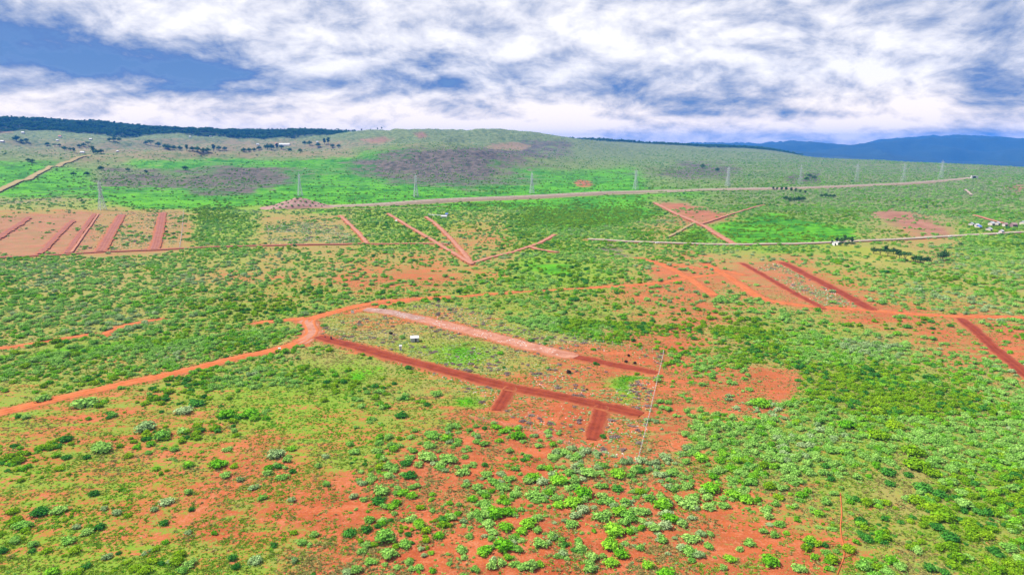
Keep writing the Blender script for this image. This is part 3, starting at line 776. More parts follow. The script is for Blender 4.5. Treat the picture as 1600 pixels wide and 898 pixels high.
def shrub_mesh(name, mat, seed, nl, nleaf=300, size=0.15, squash=0.8, spread=0.52):
    r = np.random.default_rng(seed); lobes = []
    for k in range(nl):
        t = 2 * math.pi * (k + r.random() * 0.6) / nl; q = spread * (0.55 + 0.6 * r.random()) if nl > 1 else 0
        lr = 0.36 + 0.24 * r.random()
        lobes.append((math.cos(t) * q, math.sin(t) * q, (lr * 0.75 + 0.16 * r.random()) * squash, lr))
    lobes.append((0.05, -0.03, 0.52 * squash + 0.1, 0.46))
    V, Fc = leaf_cloud(lobes, nleaf, size, seed + 100)
    V2, F2 = core(lobes); b = len(V)
    return mesh(name, V + V2, Fc + [tuple(b + i for i in f) for f in F2], mat)

def stem_mesh(name, seed, n=5, h=0.55):
    r = np.random.default_rng(seed); m = MB()
    for k in range(n):
        t = 2 * math.pi * k / n + r.random(); a = (math.cos(t) * 0.06, math.sin(t) * 0.06, -0.06)
        b = (math.cos(t) * (0.25 + 0.2 * r.random()), math.sin(t) * (0.25 + 0.2 * r.random()), h)
        m.bar(a, b, 0.035, 0.015, 4)
    return mesh(name, m.v, m.f, BARK)

def twig_mesh(name, mat, seed, n=46):
    """a cut, leafless brush heap"""
    r = np.random.default_rng(seed); m = MB()
    for k in range(n):
        t = r.random() * 6.28; q = r.random() ** 0.6 * 0.7; a = np.array([math.cos(t) * q, math.sin(t) * q, 0.02])
        d = r.normal(size=3); d[2] = abs(d[2]) * 0.7 + 0.15; d /= np.linalg.norm(d)
        m.bar(a, a + d * (0.25 + 0.4 * r.random()), 0.028, 0.008, 3)
    return mesh(name, m.v, m.f, mat)

def tuft_mesh(name, mat, seed, n=16, h=0.5):
    r = np.random.default_rng(seed); V = []; Fc = []
    for k in range(n):
        t = r.random() * 6.28; q = r.random() * 0.75; x, y = math.cos(t) * q, math.sin(t) * q
        lx, ly = r.normal(size=2) * 0.35; w = 0.16 + 0.14 * r.random(); a = r.random() * 3.14; hh = h * (0.5 + 0.7 * r.random())
        ux, uy = math.cos(a) * w, math.sin(a) * w; b = len(V)
        V += [(x - ux, y - uy, -0.05), (x + ux, y + uy, -0.05), (x + lx + ux * .6, y + ly + uy * .6, hh), (x + lx - ux * .6, y + ly - uy * .6, hh * 0.9)]
        Fc.append((b, b + 1, b + 2, b + 3))
    return mesh(name, V, Fc, mat)

def rock_mesh(name, mat, seed):
    r = np.random.default_rng(seed); V = []; n = 6
    V.append((0.05, 0, 0.55 + 0.2 * r.random()))
    for zz, rr in ((0.35, 0.75), (0.0, 1.0)):
        for i in range(n):
            t = 2 * math.pi * i / n; q = rr * (0.65 + 0.5 * r.random()); V.append((math.cos(t) * q, math.sin(t) * q * 0.8, zz * (0.7 + 0.5 * r.random()) - 0.08))
    Fc = []
    for i in range(n):
        j = (i + 1) % n; Fc += [(0, 1 + i, 1 + j), (1 + i, 1 + n + i, 1 + n + j, 1 + j)]
    return mesh(name, V, Fc, mat)

KINDS = ['silver', 'sage', 'bright', 'dark', 'olive']
PROTO = {}
for kind in KINDS:
    PROTO[kind] = [shrub_mesh('foliage', LEAF[kind], 31 * KINDS.index(kind) + q * 7 + 3, (3, 4, 5, 6)[q], 330, 0.135, (0.75, 0.85, 0.8, 0.7)[q]) for q in range(4)]
PROTO['burnt'] = [shrub_mesh('foliage', LEAF['burnt'], 900, 3, 200, 0.14)]
STEMS = [stem_mesh('stem', s) for s in range(3)]

# ------------------------------------------------------------------ scatter helper (geometry nodes, for what nobody could count)
def scatter(name, pts, idx, scl, rot, protos, label=None, cat=None):
    """pts (n,3), idx (n) prototype number, scl (n,3), rot (n)"""
    me = bpy.data.meshes.new(name); me.vertices.add(len(pts)); me.vertices.foreach_set('co', np.asarray(pts, np.float32).ravel())
    a = me.attributes.new('pick', 'INT', 'POINT'); a.data.foreach_set('value', np.asarray(idx, np.int32))
    a = me.attributes.new('size', 'FLOAT_VECTOR', 'POINT'); a.data.foreach_set('vector', np.asarray(scl, np.float32).ravel())
    r3 = np.zeros((len(pts), 3), np.float32); r3[:, 2] = rot
    a = me.attributes.new('turn', 'FLOAT_VECTOR', 'POINT'); a.data.foreach_set('vector', r3.ravel())
    o = link(bpy.data.objects.new(name, me)); tag(o, label, cat, kind='stuff')
    pc = bpy.data.collections.new(name + '_kinds')
    for k, m in enumerate(protos): pc.objects.link(bpy.data.objects.new('%s_kind%03d' % (name, k), m))
    ng = bpy.data.node_groups.new(name, 'GeometryNodeTree')
    ng.interface.new_socket('Geometry', in_out='INPUT', socket_type='NodeSocketGeometry')
    ng.interface.new_socket('Geometry', in_out='OUTPUT', socket_type='NodeSocketGeometry')
    N = ng.nodes; L = ng.links
    gi = N.new('NodeGroupInput'); go = N.new('NodeGroupOutput')
    ci = N.new('GeometryNodeCollectionInfo'); ci.inputs['Collection'].default_value = pc
    ci.inputs['Separate Children'].default_value = True; ci.inputs['Reset Children'].default_value = True
    ip = N.new('GeometryNodeInstanceOnPoints'); ip.inputs['Pick Instance'].default_value = True
    def na(nm, typ):
        q = N.new('GeometryNodeInputNamedAttribute'); q.data_type = typ; q.inputs['Name'].default_value = nm
        return next(s for s in q.outputs if s.enabled and s.name == 'Attribute')
    mp = N.new('GeometryNodeMeshToPoints'); L.new(gi.outputs[0], mp.inputs[0])
    L.new(mp.outputs[0], ip.inputs['Points']); L.new(ci.outputs[0], ip.inputs['Instance'])
    L.new(na('pick', 'INT'), ip.inputs['Instance Index']); L.new(na('size', 'FLOAT_VECTOR'), ip.inputs['Scale'])
    er = N.new('FunctionNodeEulerToRotation'); L.new(na('turn', 'FLOAT_VECTOR'), er.inputs[0]); L.new(er.outputs[0], ip.inputs['Rotation'])
    L.new(ip.outputs[0], go.inputs[0])
    o.modifiers.new('scatter', 'NODES').node_group = ng
    return o

# ------------------------------------------------------------------ labels: count from one end of a small, findable lot
ORD = ['first', 'second', 'third', 'fourth', 'fifth', 'sixth', 'seventh', 'eighth', 'ninth', 'tenth', 'eleventh', 'twelfth', 'thirteenth',
       'fourteenth', 'fifteenth', 'sixteenth', 'seventeenth', 'eighteenth', 'nineteenth', 'twentieth', 'twenty-first', 'twenty-second', 'twenty-third',
       'twenty-fourth', 'twenty-fifth', 'twenty-sixth', 'twenty-seventh', 'twenty-eighth', 'twenty-ninth', 'thirtieth']
NUM = ['no', 'one', 'two', 'three', 'four', 'five', 'six', 'seven', 'eight', 'nine', 'ten', 'eleven', 'twelve', 'thirteen', 'fourteen', 'fifteen', 'sixteen']
def count_off(items, one, many, where):
    """items: [(px, object)]; label them by their order from the left"""
    items = sorted(items, key=lambda t: t[0]); n = len(items)
    for k, (_, o) in enumerate(items):
        if n == 1: o['label'] = '%s %s' % (one, where)
        else:
            tot = NUM[n] if n < len(NUM) else 'the'
            if k == 0: o['label'] = 'leftmost of %s %s %s' % (tot, many, where)
            elif k == n - 1: o['label'] = 'rightmost of %s %s %s' % (tot, many, where)
            else: o['label'] = '%s from left of %s %s %s' % (ORD[k] if k < len(ORD) else 'another', tot, many, where)

# ------------------------------------------------------------------ shrubs of the foreground, each on its own
SH = []          # px, py (foot), width in photo pixels, kind
def tile(x0, y0, s, rows):
    kd = {'s': 'silver', 'g': 'sage', 'b': 'bright', 'd': 'dark', 'o': 'olive'}
    for k, lst in rows.items():
        for cx, cy, w in lst: SH.append((x0 + cx * s, y0 + cy * s + w * s * 0.22, w * s, kd[k]))
tile(530, 600, .3319, {
 'g': [(190,270,50),(75,310,60),(455,40,60),(440,235,70),(550,190,55),(420,330,95),(520,340,90),(480,370,60),(580,405,70),(690,420,60),(940,285,45),(1030,310,40),(1180,405,90),
       (200,490,80),(340,625,60),(200,635,55),(220,710,110),(310,745,70),(240,790,90),(150,830,60),(330,830,50),(640,870,45),(870,850,65),(930,680,50),(1240,610,90),(1370,610,90),(1090,650,70),(915,515,80),(700,650,70),(590,810,40),(580,770,65),(75,870,60)],
 's': [(650,245,35),(760,415,50),(65,525,45),(110,460,50),(585,640,40),(385,770,35),(400,800,35),(725,825,50),(985,740,35),(1500,730,30),(1580,720,30),(35,880,55),(600,455,35),(1060,640,35)],
 'd': [(265,285,35),(290,140,60),(310,365,60),(330,420,70),(240,380,30),(865,352,34),(1420,405,45),(185,540,70),(490,630,55),(325,700,40),(1105,775,35),(1065,750,35),(130,680,55),(50,690,70),(1310,485,60),(685,375,35),(685,205,30)],
 'b': [(510,250,65),(740,195,50),(840,235,80),(920,430,80),(985,390,50),(1030,440,90),(1310,410,90),(300,500,60),(340,520,60),(240,570,55),(625,535,60),(685,520,45),(718,500,35),(985,505,50),(1150,500,100),(1100,545,100),(1030,560,60),
       (795,810,45),(940,840,50),(740,600,100),(800,590,80),(780,660,80),(890,640,90),(860,680,60),(835,710,50),(690,770,70),(780,750,110),(680,790,60),(1320,590,80),(1300,680,115),(1370,690,50),(1425,670,50),(1270,740,100),(1330,790,80),(1280,830,80),(1450,845,60),(1200,685,35),(1520,560,100),(1560,620,80),(1540,880,95),(1005,280,40)],
 'o': [(1420,500,55),(385,575,45),(775,530,45),(410,730,40)]})
tile(0, 600, .3319, {
 'g': [(760,230,90),(860,210,60),(400,75,110),(200,60,70),(125,148,45),(480,290,100),(1070,300,50),(1060,420,60),(1330,430,60),(1535,465,45),(1230,530,45),(890,505,45),(1420,740,50),(160,750,55),(72,730,55),(325,725,70),(405,690,60),(110,650,85),(280,580,80),(860,870,50),(900,840,60),(1260,415,45),(1500,380,40),(1105,215,35)],
 's': [(870,115,80),(690,185,105),(1300,320,85),(1130,445,40),(1190,480,55),(1535,335,40),(1375,540,40),(785,545,70),(725,585,40),(550,600,45),(490,583,35),(885,695,35),(1390,825,45),(510,805,50),(360,668,40),(680,795,35),(712,778,30),(798,832,32),(1205,820,70)],
 'd': [(930,80,75),(90,148,35),(520,130,40),(1310,380,50),(1380,405,40),(905,585,35),(770,648,50),(1290,750,40),(1095,815,50),(1110,855,45),(405,850,50),(155,780,40),(15,780,45),(190,590,85),(475,665,60),(1030,215,40)],
 'b': [(1080,130,95),(1180,130,90),(1370,300,50),(1030,365,90),(890,375,60),(1010,695,40),(255,870,75),(810,300,30)]})
tile(1060, 600, .3375, {
 'b': [(420,805,98),(380,80,90),(780,175,90),(850,155,50),(570,505,60),(630,795,45),(240,800,60),(310,520,80),(255,500,80),(150,465,95),(110,335,80),(500,685,35)],
 'o': [(920,120,80),(1000,180,95),(935,225,100),(1090,300,105),(1110,360,115),(1170,400,80),(1100,530,80),(1165,560,80),(1230,600,105),(1440,815,70),(545,165,40)],
 'd': [(680,375,40),(705,435,40),(970,400,70),(1065,415,45),(825,525,50),(980,455,50),(1130,470,80),(1210,500,70),(1190,650,75),(1260,700,85),(840,685,32),(1385,580,60)],
 'g': [(790,520,40),(1330,550,85),(1310,495,60),(330,725,60),(285,760,40),(60,705,80),(55,765,80),(140,745,50),(150,690,40),(205,845,40),(145,560,70),(210,555,60),(130,515,60),(45,545,85),(330,440,70),(1100,765,55),(1340,790,60),(1525,750,75),(1580,800,60),(1560,655,60),(1195,850,40),(960,855,70),(860,830,80),(620,575,32),(540,560,35),(470,640,60),(390,675,40)]})

KWORD = {'silver': 'pale silvery', 'sage': 'grey-green', 'bright': 'bright green', 'dark': 'dark green', 'olive': 'yellow-green'}
shrub_xy = []; bins = {}
for k, (px, py, wpx, kind) in enumerate(SH):
    x, y, z = locate(px, min(py, 905))
    _, _, f = project(x, y, z)
    r = max(0.6, 0.5 * wpx * f / F * 1.06)
    rot = random.random() * 6.28; q = random.randrange(4) if r < 1.9 else random.choice((2, 3, 1))
    hh = r * random.uniform(0.82, 1.02) if r < 1.8 else r * random.uniform(0.62, 0.78)
    root = empty('shrub', (x, y, z - 0.05), rot, None, 'shrub', 'shrubs scattered over the near ground', (r, r, hh))
    for nm, me in (('foliage', PROTO[kind][q]), ('stem', STEMS[k % 3])):
        link(bpy.data.objects.new(nm, me), root)
    shrub_xy.append((x, y, r))
    band = int(np.clip((py - 600) // 60, 0, 4)); colm = int(np.clip(px // 160, 0, 9))
    bins.setdefault((kind, band, colm), []).append((px, root))
BAND = ['at T-junction road level', 'at fence-foot level', 'below fence-foot level', 'low in the picture', 'along the bottom edge']
CLM = ['at far left', 'well left', 'left third', 'left of middle', 'just left of middle', 'just right of middle', 'right of middle', 'right third', 'well right', 'at far right']
for (kind, band, colm), it in bins.items():
    kw = KWORD[kind]
    count_off(it, 'single %s shrub' % kw, '%s shrubs' % kw, '%s, %s' % (BAND[band], CLM[colm]))
SHX = np.array(shrub_xy)

# burnt and lone bushes inside the cleared plots
lone = [(611, 522, 1.4, 'burnt'), (982, 556, 1.1, 'burnt'), (978, 566, 1.2, 'burnt'), (992, 568, 1.1, 'burnt'), (889, 583, 1.7, 'burnt'), (935, 570, 0.9, 'dark'),
        (930, 569, 1.3, 'dark'), (917, 609, 0.7, 'burnt'), (942, 683, 1.4, 'dark'), (788, 575, 1.2, 'dark'), (446, 551, 2.4, 'bright'), (1090, 484, 1.9, 'dark'), (990, 533, 1.8, 'dark')]
bw = {'burnt': 'blackened bush', 'dark': 'small dark green bush', 'bright': 'rounded green bush'}
sets = {}
for k, (px, py, r, kind) in enumerate(lone):
    x, y, z = locate(px, py); root = empty('bush', (x, y, z - 0.05), k * 1.3, None, 'bush', 'lone bushes in and around the fenced plot', (r, r, r * 1.15))
    link(bpy.data.objects.new('foliage', PROTO[kind][k % len(PROTO[kind])]), root); link(bpy.data.objects.new('stem', STEMS[k % 3]), root)
    sets.setdefault(kind, []).append((px, root))
count_off(sets['burnt'], '', 'blackened bushes', 'standing in the cleared fenced plot')
count_off(sets['dark'], '', 'lone dark bushes', 'in and around the cleared plot')
sets['bright'][0][1]['label'] = 'rounded green bush beside the white marker block on the orange road'

# ------------------------------------------------------------------ the rest of the bush, grass and stones as masses
def candidates(n, dmin, dmax, amax=0.70, power=1.0):
    """points spread evenly over the land of a wedge (power 1) or thinning with distance"""
    u = rng.random(n)
    D = np.sqrt(dmin ** 2 + u * (dmax ** 2 - dmin ** 2)) if power == 1.0 else np.exp(math.log(dmin) + u * (math.log(dmax) - math.log(dmin)))
    a = (rng.random(n) * 2 - 1) * amax
    return np.sin(a) * D, np.cos(a) * D, D

def clear_of_shrubs(x, y, k=0.75):
    ok = np.ones(len(x), bool)
    for sx, sy, r in SHX: ok &= (x - sx) ** 2 + (y - sy) ** 2 > (r * k) ** 2
    return ok

def plot_mask(px, py): return inside(px, py, PLOT)

def kinds_for(x, y, c, n):
    """which sort of shrub grows where"""
    m = fbm(x / 60, y / 60, 3, 61); m2 = fbm(x / 25, y / 25, 2, 71); r = rng.random(n)
    v = (m - 0.5) * 2.2 + (m2 - 0.5) * 1.4 + (r - 0.5) * 1.1 + (c['green'] - 0.40) * 1.7
    v = v + 0.30 * (x > 60) * (y < 420)
    k = np.full(n, 1)
    k[v < -0.72] = 0; k[v > 0.22] = 2
    k[(v > 0.02) & (r < 0.30)] = 3
    k[(v > 0.55) | ((c['lush'] > 0.5) & (r < 0.6))] = 4
    return k

ALLP = [m for kd in KINDS for m in PROTO[kd]]
def shrub_mass(name, n, d0, d1, rmin, rmax, dens, label, thin=1.0, amax=0.70):
    x, y, D = candidates(n, d0, d1, amax, thin)
    z = ground_z(x, y); px, py, f = project(x, y, z)
    vis = (px > -120) & (px < 1720) & (py < 960)
    x, y, z, D, px, py = [v[vis] for v in (x, y, z, D, px, py)]
    c = cover(px, py, x, y, D)
    cl = (fbm(x / 22, y / 22, 3, 81) - 0.5) * 1.9 + (fbm(x / 70, y / 70, 2, 91) - 0.5) * 0.8
    p = np.clip(c['bush'] ** 1.5 * 1.35 - 0.04 + cl * np.clip(1.1 - c['bush'], 0.15, 1) * 0.75, 0, 1) * dens
    p = p * (1 - 0.55 * np.clip((c['soil'] - 0.3) * 2.2, 0, 1)) * np.where(plot_mask(px, py), 0.03, 1) * (1 - c['forest']) * (1 - 0.8 * c['lush'] * (D > 1150))
    ok = (rng.random(len(x)) < p)
    x, y, z, D, px, py = [v[ok] for v in (x, y, z, D, px, py)]; c = {k: v[ok] for k, v in c.items()}
    ok = off_road(x, y, 0.5 + rmin * 0.5)
    if d0 < 400: ok &= clear_of_shrubs(x, y)
    x, y, z, D, px, py = [v[ok] for v in (x, y, z, D, px, py)]; c = {k: v[ok] for k, v in c.items()}
    nn = len(x)
    k = kinds_for(x, y, c, nn); r = rmin + (rmax - rmin) * rng.random(nn) ** 2.6
    idx = k * 4 + rng.integers(0, 4, nn)
    s = np.stack([r, r * (0.85 + 0.3 * rng.random(nn)), r * (0.70 + 0.35 * rng.random(nn))], 1)
    print(name, nn)
    return scatter(name, np.stack([x, y, z - 0.1], 1), idx, s, rng.random(nn) * 6.28, ALLP, label, None)

shrub_mass('shrubbery', 60000, 120, 420, 0.42, 2.2, 0.85, 'low green and grey-green bush filling in between the larger shrubs')
shrub_mass('savanna_shrubbery', 150000, 400, 1250, 0.7, 2.9, 0.62, 'green and grey-green bush covering the middle plain')
shrub_mass('hill_shrubbery', 330000, 1200, 4200, 0.9, 3.4, 0.42, 'scrub covering the far hillsides', thin=0.0)

# grass tufts and herbs on the near ground
TUFT = [tuft_mesh('tuft', LEAF[k], 500 + q) for q, k in enumerate(('herb', 'herb', 'straw', 'straw', 'lush', 'lush', 'sage'))]
def grass_mass():
    x, y, D = candidates(260000, 130, 560, 0.70, 0.5)
    z = ground_z(x, y); px, py, f = project(x, y, z); vis = (px > -60) & (px < 1660) & (py < 930)
    x, y, z, D, px, py = [v[vis] for v in (x, y, z, D, px, py)]
    c = cover(px, py, x, y, D)
    t = (fbm(x / 7, y / 7, 3, 131) - 0.5) * 1.6 + (fbm(x / 2.5, y / 2.5, 2, 132) - 0.5) * 0.8
    p = np.clip(0.85 - c['soil'] * 0.9 + t * 0.9, 0, 1)
    ok = rng.random(len(x)) < p
    x, y, z, D = [v[ok] for v in (x, y, z, D)]; c = {k: v[ok] for k, v in c.items()}
    ok = off_road(x, y, 0.1); x, y, z, D = [v[ok] for v in (x, y, z, D)]; c = {k: v[ok] for k, v in c.items()}
    n = len(x); r = rng.random(n)
    g = c['green'] + (fbm(x / 18, y / 18, 3, 141) - 0.5) * 1.2 + (r - 0.5) * 0.5
    idx = np.where(g > 0.42, rng.integers(0, 2, n), rng.integers(2, 4, n))
    idx = np.where((c['lush'] > 0.5) | (g > 0.95), rng.integers(4, 6, n), idx); idx = np.where(rng.random(n) < 0.08, 6, idx)
    s = (0.30 + 0.50 * rng.random(n) ** 2)[:, None] * np.stack([np.ones(n), np.ones(n), 0.5 + 0.5 * rng.random(n)], 1)
    print('grass', n)
    scatter('grass', np.stack([x, y, z], 1), idx, s, rng.random(n) * 6.28, TUFT, 'short green and straw-coloured grass and herbs on the near ground')
grass_mass()

# pale stones and cut brush in the cleared plots
ROCKM = simple('pale_stone', (0.52, 0.50, 0.48), 0.9, 0.25, 1.2)
ROCK = [rock_mesh('rock', ROCKM, 700 + q) for q in range(4)]
TWIG = [shrub_mesh('twigs', LEAF['dead'], 720 + q, 3 + q, 130, 0.13, 0.42, 0.6) for q in range(3)]
SILV = [shrub_mesh('foliage', LEAF['silver'], 760 + q, 3, 150, 0.17, 0.5) for q in range(2)]
PALEPLOTS = [PLOT, [(412, 352), (470, 347), (530, 348), (566, 381), (420, 384)], [(155, 333), (286, 330), (281, 389), (120, 393)], [(1165, 412), (1225, 412), (1360, 484), (1285, 480)],
             [(500, 500), (600, 478), (560, 476)]]
def stone_mass():
    P = []; I = []; S = []
    TP = []; TI = []; TS = []
    for poly, n, big in zip(PALEPLOTS, (4200, 2600, 1700, 1100, 80), (1.15, 2.6, 2.2, 1.7, 1.2)):
        w = np.array([locate(*p)[:2] for p in poly]); lo, hi = w.min(0), w.max(0)
        q = lo + rng.random((n * 5, 2)) * (hi - lo); q = q[inside(q[:, 0], q[:, 1], [tuple(t) for t in w])]
        cl = fbm(q[:, 0] / 16, q[:, 1] / 16, 3, 151) + (rng.random(len(q)) - 0.5) * 0.25
        q = q[cl > 0.50][:n]; q = q[off_road(q[:, 0], q[:, 1], 0.2)]
        z = ground_z(q[:, 0], q[:, 1]); m = len(q); kind = rng.random(m)
        dead = 0.09 if poly is PLOT else 0.02
        idx = np.where(kind < 0.45, rng.integers(0, 4, m), np.where(kind < 0.45 + dead, rng.integers(4, 7, m), rng.integers(7, 9, m)))
        r = np.where(idx < 4, 0.14 + 0.24 * rng.random(m) ** 2, np.where(idx < 7, 0.7 + 1.0 * rng.random(m), 0.4 + 0.55 * rng.random(m))) * big ** 0.7
        s = np.stack([r, r, np.where(idx >= 4, r * 0.55, r)], 1)
        a = idx < 4
        P.append(np.c_[q, z][a]); I.append(idx[a]); S.append(s[a]); TP.append(np.c_[q, z][~a]); TI.append(idx[~a] - 4); TS.append(s[~a])
    w = np.array([locate(*p)[:2] for p in [(572, 481), (612, 484), (690, 502), (790, 527), (880, 549), (876, 556), (780, 535), (680, 508), (600, 490), (572, 486)]]); lo, hi = w.min(0), w.max(0)
    q = lo + rng.random((9000, 2)) * (hi - lo); q = q[inside(q[:, 0], q[:, 1], [tuple(t) for t in w])]; q = q[fbm(q[:, 0] / 8, q[:, 1] / 8, 3, 171) > 0.47]; m = len(q)
    r = 0.12 + 0.42 * rng.random(m) ** 3
    P.append(np.c_[q, ground_z(q[:, 0], q[:, 1]) + 0.22]); I.append(rng.integers(0, 4, m)); S.append(np.stack([r, r, r * 0.8], 1))
    P, I, S = np.vstack(P), np.hstack(I), np.vstack(S); TP, TI, TS = np.vstack(TP), np.hstack(TI), np.vstack(TS)
    scatter('rubble', P, I, S, rng.random(len(P)) * 6.28, ROCK, 'pale stones strewn over the cleared plots')
    scatter('brush_debris', TP, TI, TS, rng.random(len(TP)) * 6.28, TWIG + SILV, 'cut brown brush and silvery regrowth on the cleared plots')
    # chalky stones on the rubble strip and the spoil bank's own scrub
stone_mass()
def bank_scrub():
    a, ax, nr, L = SPOIL; P = []
    for row, v in enumerate((-0.75, -0.45, -0.1)):
        for k in range(9):
            u = 0.22 + 0.62 * (k + 0.5 * row % 1 + rng.random() * 0.2) / 9
            p = a + ax * L * u + nr * (18 + v * 30); hg = 16 * math.exp(-((u - 0.52) / 0.28) ** 2) * (1 - abs(v) ** 1.6)
            P.append((p[0], p[1], float(ground_z(*p)) + hg - 0.6))
    n = len(P); s = (1.6 + 1.1 * rng.random(n))[:, None] * np.ones((n, 3))
    scatter('bank_shrubbery', P, rng.integers(0, 2, n) * 4 + 4, s, rng.random(n) * 6.28, ALLP, 'grey-green scrub dotted in rows on the pale spoil bank')
bank_scrub()

# ------------------------------------------------------------------ trees
def tree_meshes(seed, form):
    r = np.random.default_rng(seed); m = MB()
    if form == 'round':  hgt, lob = 1.0, [(0.02, 0, 0.68, 0.24)] + [(math.cos(t) * .24, math.sin(t) * .24, .30 + .30 * r.random(), .20 + .06 * r.random()) for t in np.linspace(0, 5.6, 8)]
    elif form == 'tall': hgt, lob = 1.0, [(0.03 * r.normal(), 0.03 * r.normal(), zz, 0.12 + 0.05 * r.random()) for zz in (0.42, 0.55, 0.68, 0.80, 0.92)] + [(math.cos(t) * .13, math.sin(t) * .13, .5 + .08 * t, .11) for t in np.linspace(0, 5, 5)]
    else:                hgt, lob = 1.0, [(math.cos(t) * .36, math.sin(t) * .36, .72 + .08 * r.random(), .17 + .05 * r.random()) for t in np.linspace(0, 5.5, 7)] + [(0, 0, .80, .22)]
    m.bar((0, 0, -0.04), (0.015, 0.01, 0.4), 0.035, 0.022, 6)
    for lx, ly, lz, lr in lob: m.bar((0.01, 0.005, 0.26 + 0.1 * r.random()), (lx * .8, ly * .8, lz - lr * .3), 0.016, 0.007, 4)
    V, Fc = leaf_cloud(lob, 420, 0.052, seed + 3, bottom=-0.5)
    V2, F2 = core(lob, 0.6); b = len(V)
    return mesh('crown', V + V2, Fc + [tuple(b + i for i in f) for f in F2], LEAF['tree']), mesh('trunk', m.v, m.f, BARK)
TREE = {f: [tree_meshes(s + 40 * q, f) for s in (1, 2, 3)] for q, f in enumerate(('round', 'tall', 'flat'))}
NTREE = [0]
def tree(name, px, py, hpx, form, group, wide=1.0):
    x, y, z = locate(px, py); _, _, f = project(x, y, z); h = hpx * 1.35 * f / F; NTREE[0] += 1
    root = empty(name, (x, y, z), NTREE[0] * 1.7, None, 'tree', group, (h * wide, h * wide, h))
    c, t = TREE[form][NTREE[0] % 3]
    link(bpy.data.objects.new('crown', c), root); link(bpy.data.objects.new('trunk', t), root)
    return (px, root)
count_off([tree('field_tree', *a) for a in [
    (1365, 396, 9, 'round', 'trees standing in the yellow field'), (1375, 399, 8, 'flat', 'trees standing in the yellow field', 1.2), (1384, 396, 9, 'tall', 'trees standing in the yellow field', 1.4),
    (1387, 400, 8, 'flat', 'trees standing in the yellow field', 1.3), (1396, 397, 9, 'round', 'trees standing in the yellow field'), (1401, 402, 9, 'tall', 'trees standing in the yellow field', 1.2),
    (1405, 404, 10, 'tall', 'trees standing in the yellow field', 1.2), (1414, 408, 11, 'flat', 'trees standing in the yellow field', 1.1)]], '', 'dark trees', 'standing in the yellow field')
count_off([tree('field_tree', 1430, 409, 9, 'round', 'dark trees at the end of the yellow field', 1.3), tree('field_tree', 1438, 411, 10, 'round', 'dark trees at the end of the yellow field', 1.3),
           tree('field_tree', 1448, 411, 9, 'round', 'dark trees at the end of the yellow field', 1.2)], '', 'dense dark trees', 'clumped at the end of the yellow field')
t = tree('field_tree', 1473, 407, 14, 'round', 'dark trees at the end of the yellow field', 1.1)[1]
t['label'] = 'largest dark round tree in front of the bare orange patch'
t = tree('roadside_tree', 1501, 384, 5, 'round', 'trees along the pale road', 1.3)[1]
t['label'] = 'lone dark tree between the pale road and the bare orange patch'
count_off([tree('roadside_tree', px, py, h, fm, 'trees along the pale road') for px, py, h, fm in
    [(1300, 383, 6, 'tall'), (1307, 382, 8, 'tall'), (1314, 380, 8, 'round'), (1320, 380, 9, 'tall'), (1326, 381, 8, 'flat'), (1331, 381, 8, 'tall'), (1312, 384, 5, 'round'), (1322, 384, 5, 'round')]],
    '', 'dark trees', 'clumped around the huts on the pale road')
count_off([tree('windbreak_tree', px, py, h, 'tall', 'trees of the windbreaks below the railway', 1.5) for px, py, h in
    [(1208, 297, 4), (1214, 298, 4), (1221, 299, 5), (1228, 299, 5), (1236, 300, 5), (1243, 301, 5), (1250, 302, 4), (1258, 303, 4)]], '', 'slim trees', 'in the upper windbreak below the railway')
count_off([tree('windbreak_tree', px, py, h, 'round', 'trees of the windbreaks below the railway', 1.3) for px, py, h in
    [(1228, 313, 6), (1234, 314, 6), (1241, 315, 6), (1248, 315, 7), (1255, 314, 6), (1284, 308, 4), (1290, 308, 5), (1297, 309, 5), (1303, 308, 4)]], '', 'bushy trees', 'in the lower windbreaks below the railway')
LT = [(26, 221, 8, 'round'), (34, 223, 5, 'round'), (41, 222, 5, 'round'), (74, 228, 5, 'round'), (86, 230, 4, 'flat'), (93, 229, 4, 'round'), (101, 235, 6, 'round'), (110, 236, 5, 'round'), (116, 239, 6, 'tall'),
      (124, 231, 5, 'round'), (131, 229, 5, 'round'), (138, 228, 5, 'flat'), (146, 240, 8, 'tall'), (150, 241, 7, 'round'), (158, 240, 6, 'round'), (171, 221, 5, 'round'), (178, 221, 6, 'round'), (186, 221, 5, 'round')]
count_off([tree('settlement_tree', *a[:4], 'trees of the hill settlement', 1.2) for a in LT], '', 'trees', 'around the hill settlement above the tan track')
LT2 = [(228, 226, 5, 'round'), (236, 227, 6, 'flat'), (247, 229, 6, 'round'), (258, 232, 6, 'round'), (263, 234, 7, 'round'), (272, 234, 6, 'round'), (281, 235, 6, 'round'), (292, 236, 7, 'tall'), (301, 236, 6, 'round'),
       (309, 237, 7, 'round'), (318, 238, 6, 'round'), (325, 238, 6, 'round'), (334, 237, 8, 'tall'), (342, 235, 6, 'round'), (351, 235, 5, 'round')]
count_off([tree('settlement_tree', *a[:4], 'trees of the hill settlement', 1.2) for a in LT2], '', 'dark trees', 'in the belt below the forest ridge')
LT3 = [(381, 238, 6, 'round'), (389, 238, 6, 'round'), (397, 237, 5, 'round'), (405, 235, 6, 'round'), (418, 234, 8, 'round'), (424, 234, 8, 'round'), (433, 234, 7, 'tall'), (440, 233, 6, 'round'), (453, 237, 5, 'round'), (469, 238, 5, 'round'),
       (476, 226, 5, 'round'), (484, 227, 6, 'round'), (497, 230, 6, 'round'), (507, 226, 7, 'tall'), (513, 226, 8, 'tall'), (520, 231, 5, 'round'), (529, 231, 5, 'round')]
count_off([tree('settlement_tree', *a[:4], 'trees of the hill settlement', 1.2) for a in LT3], '', 'trees', 'near the long pale roofed hall')
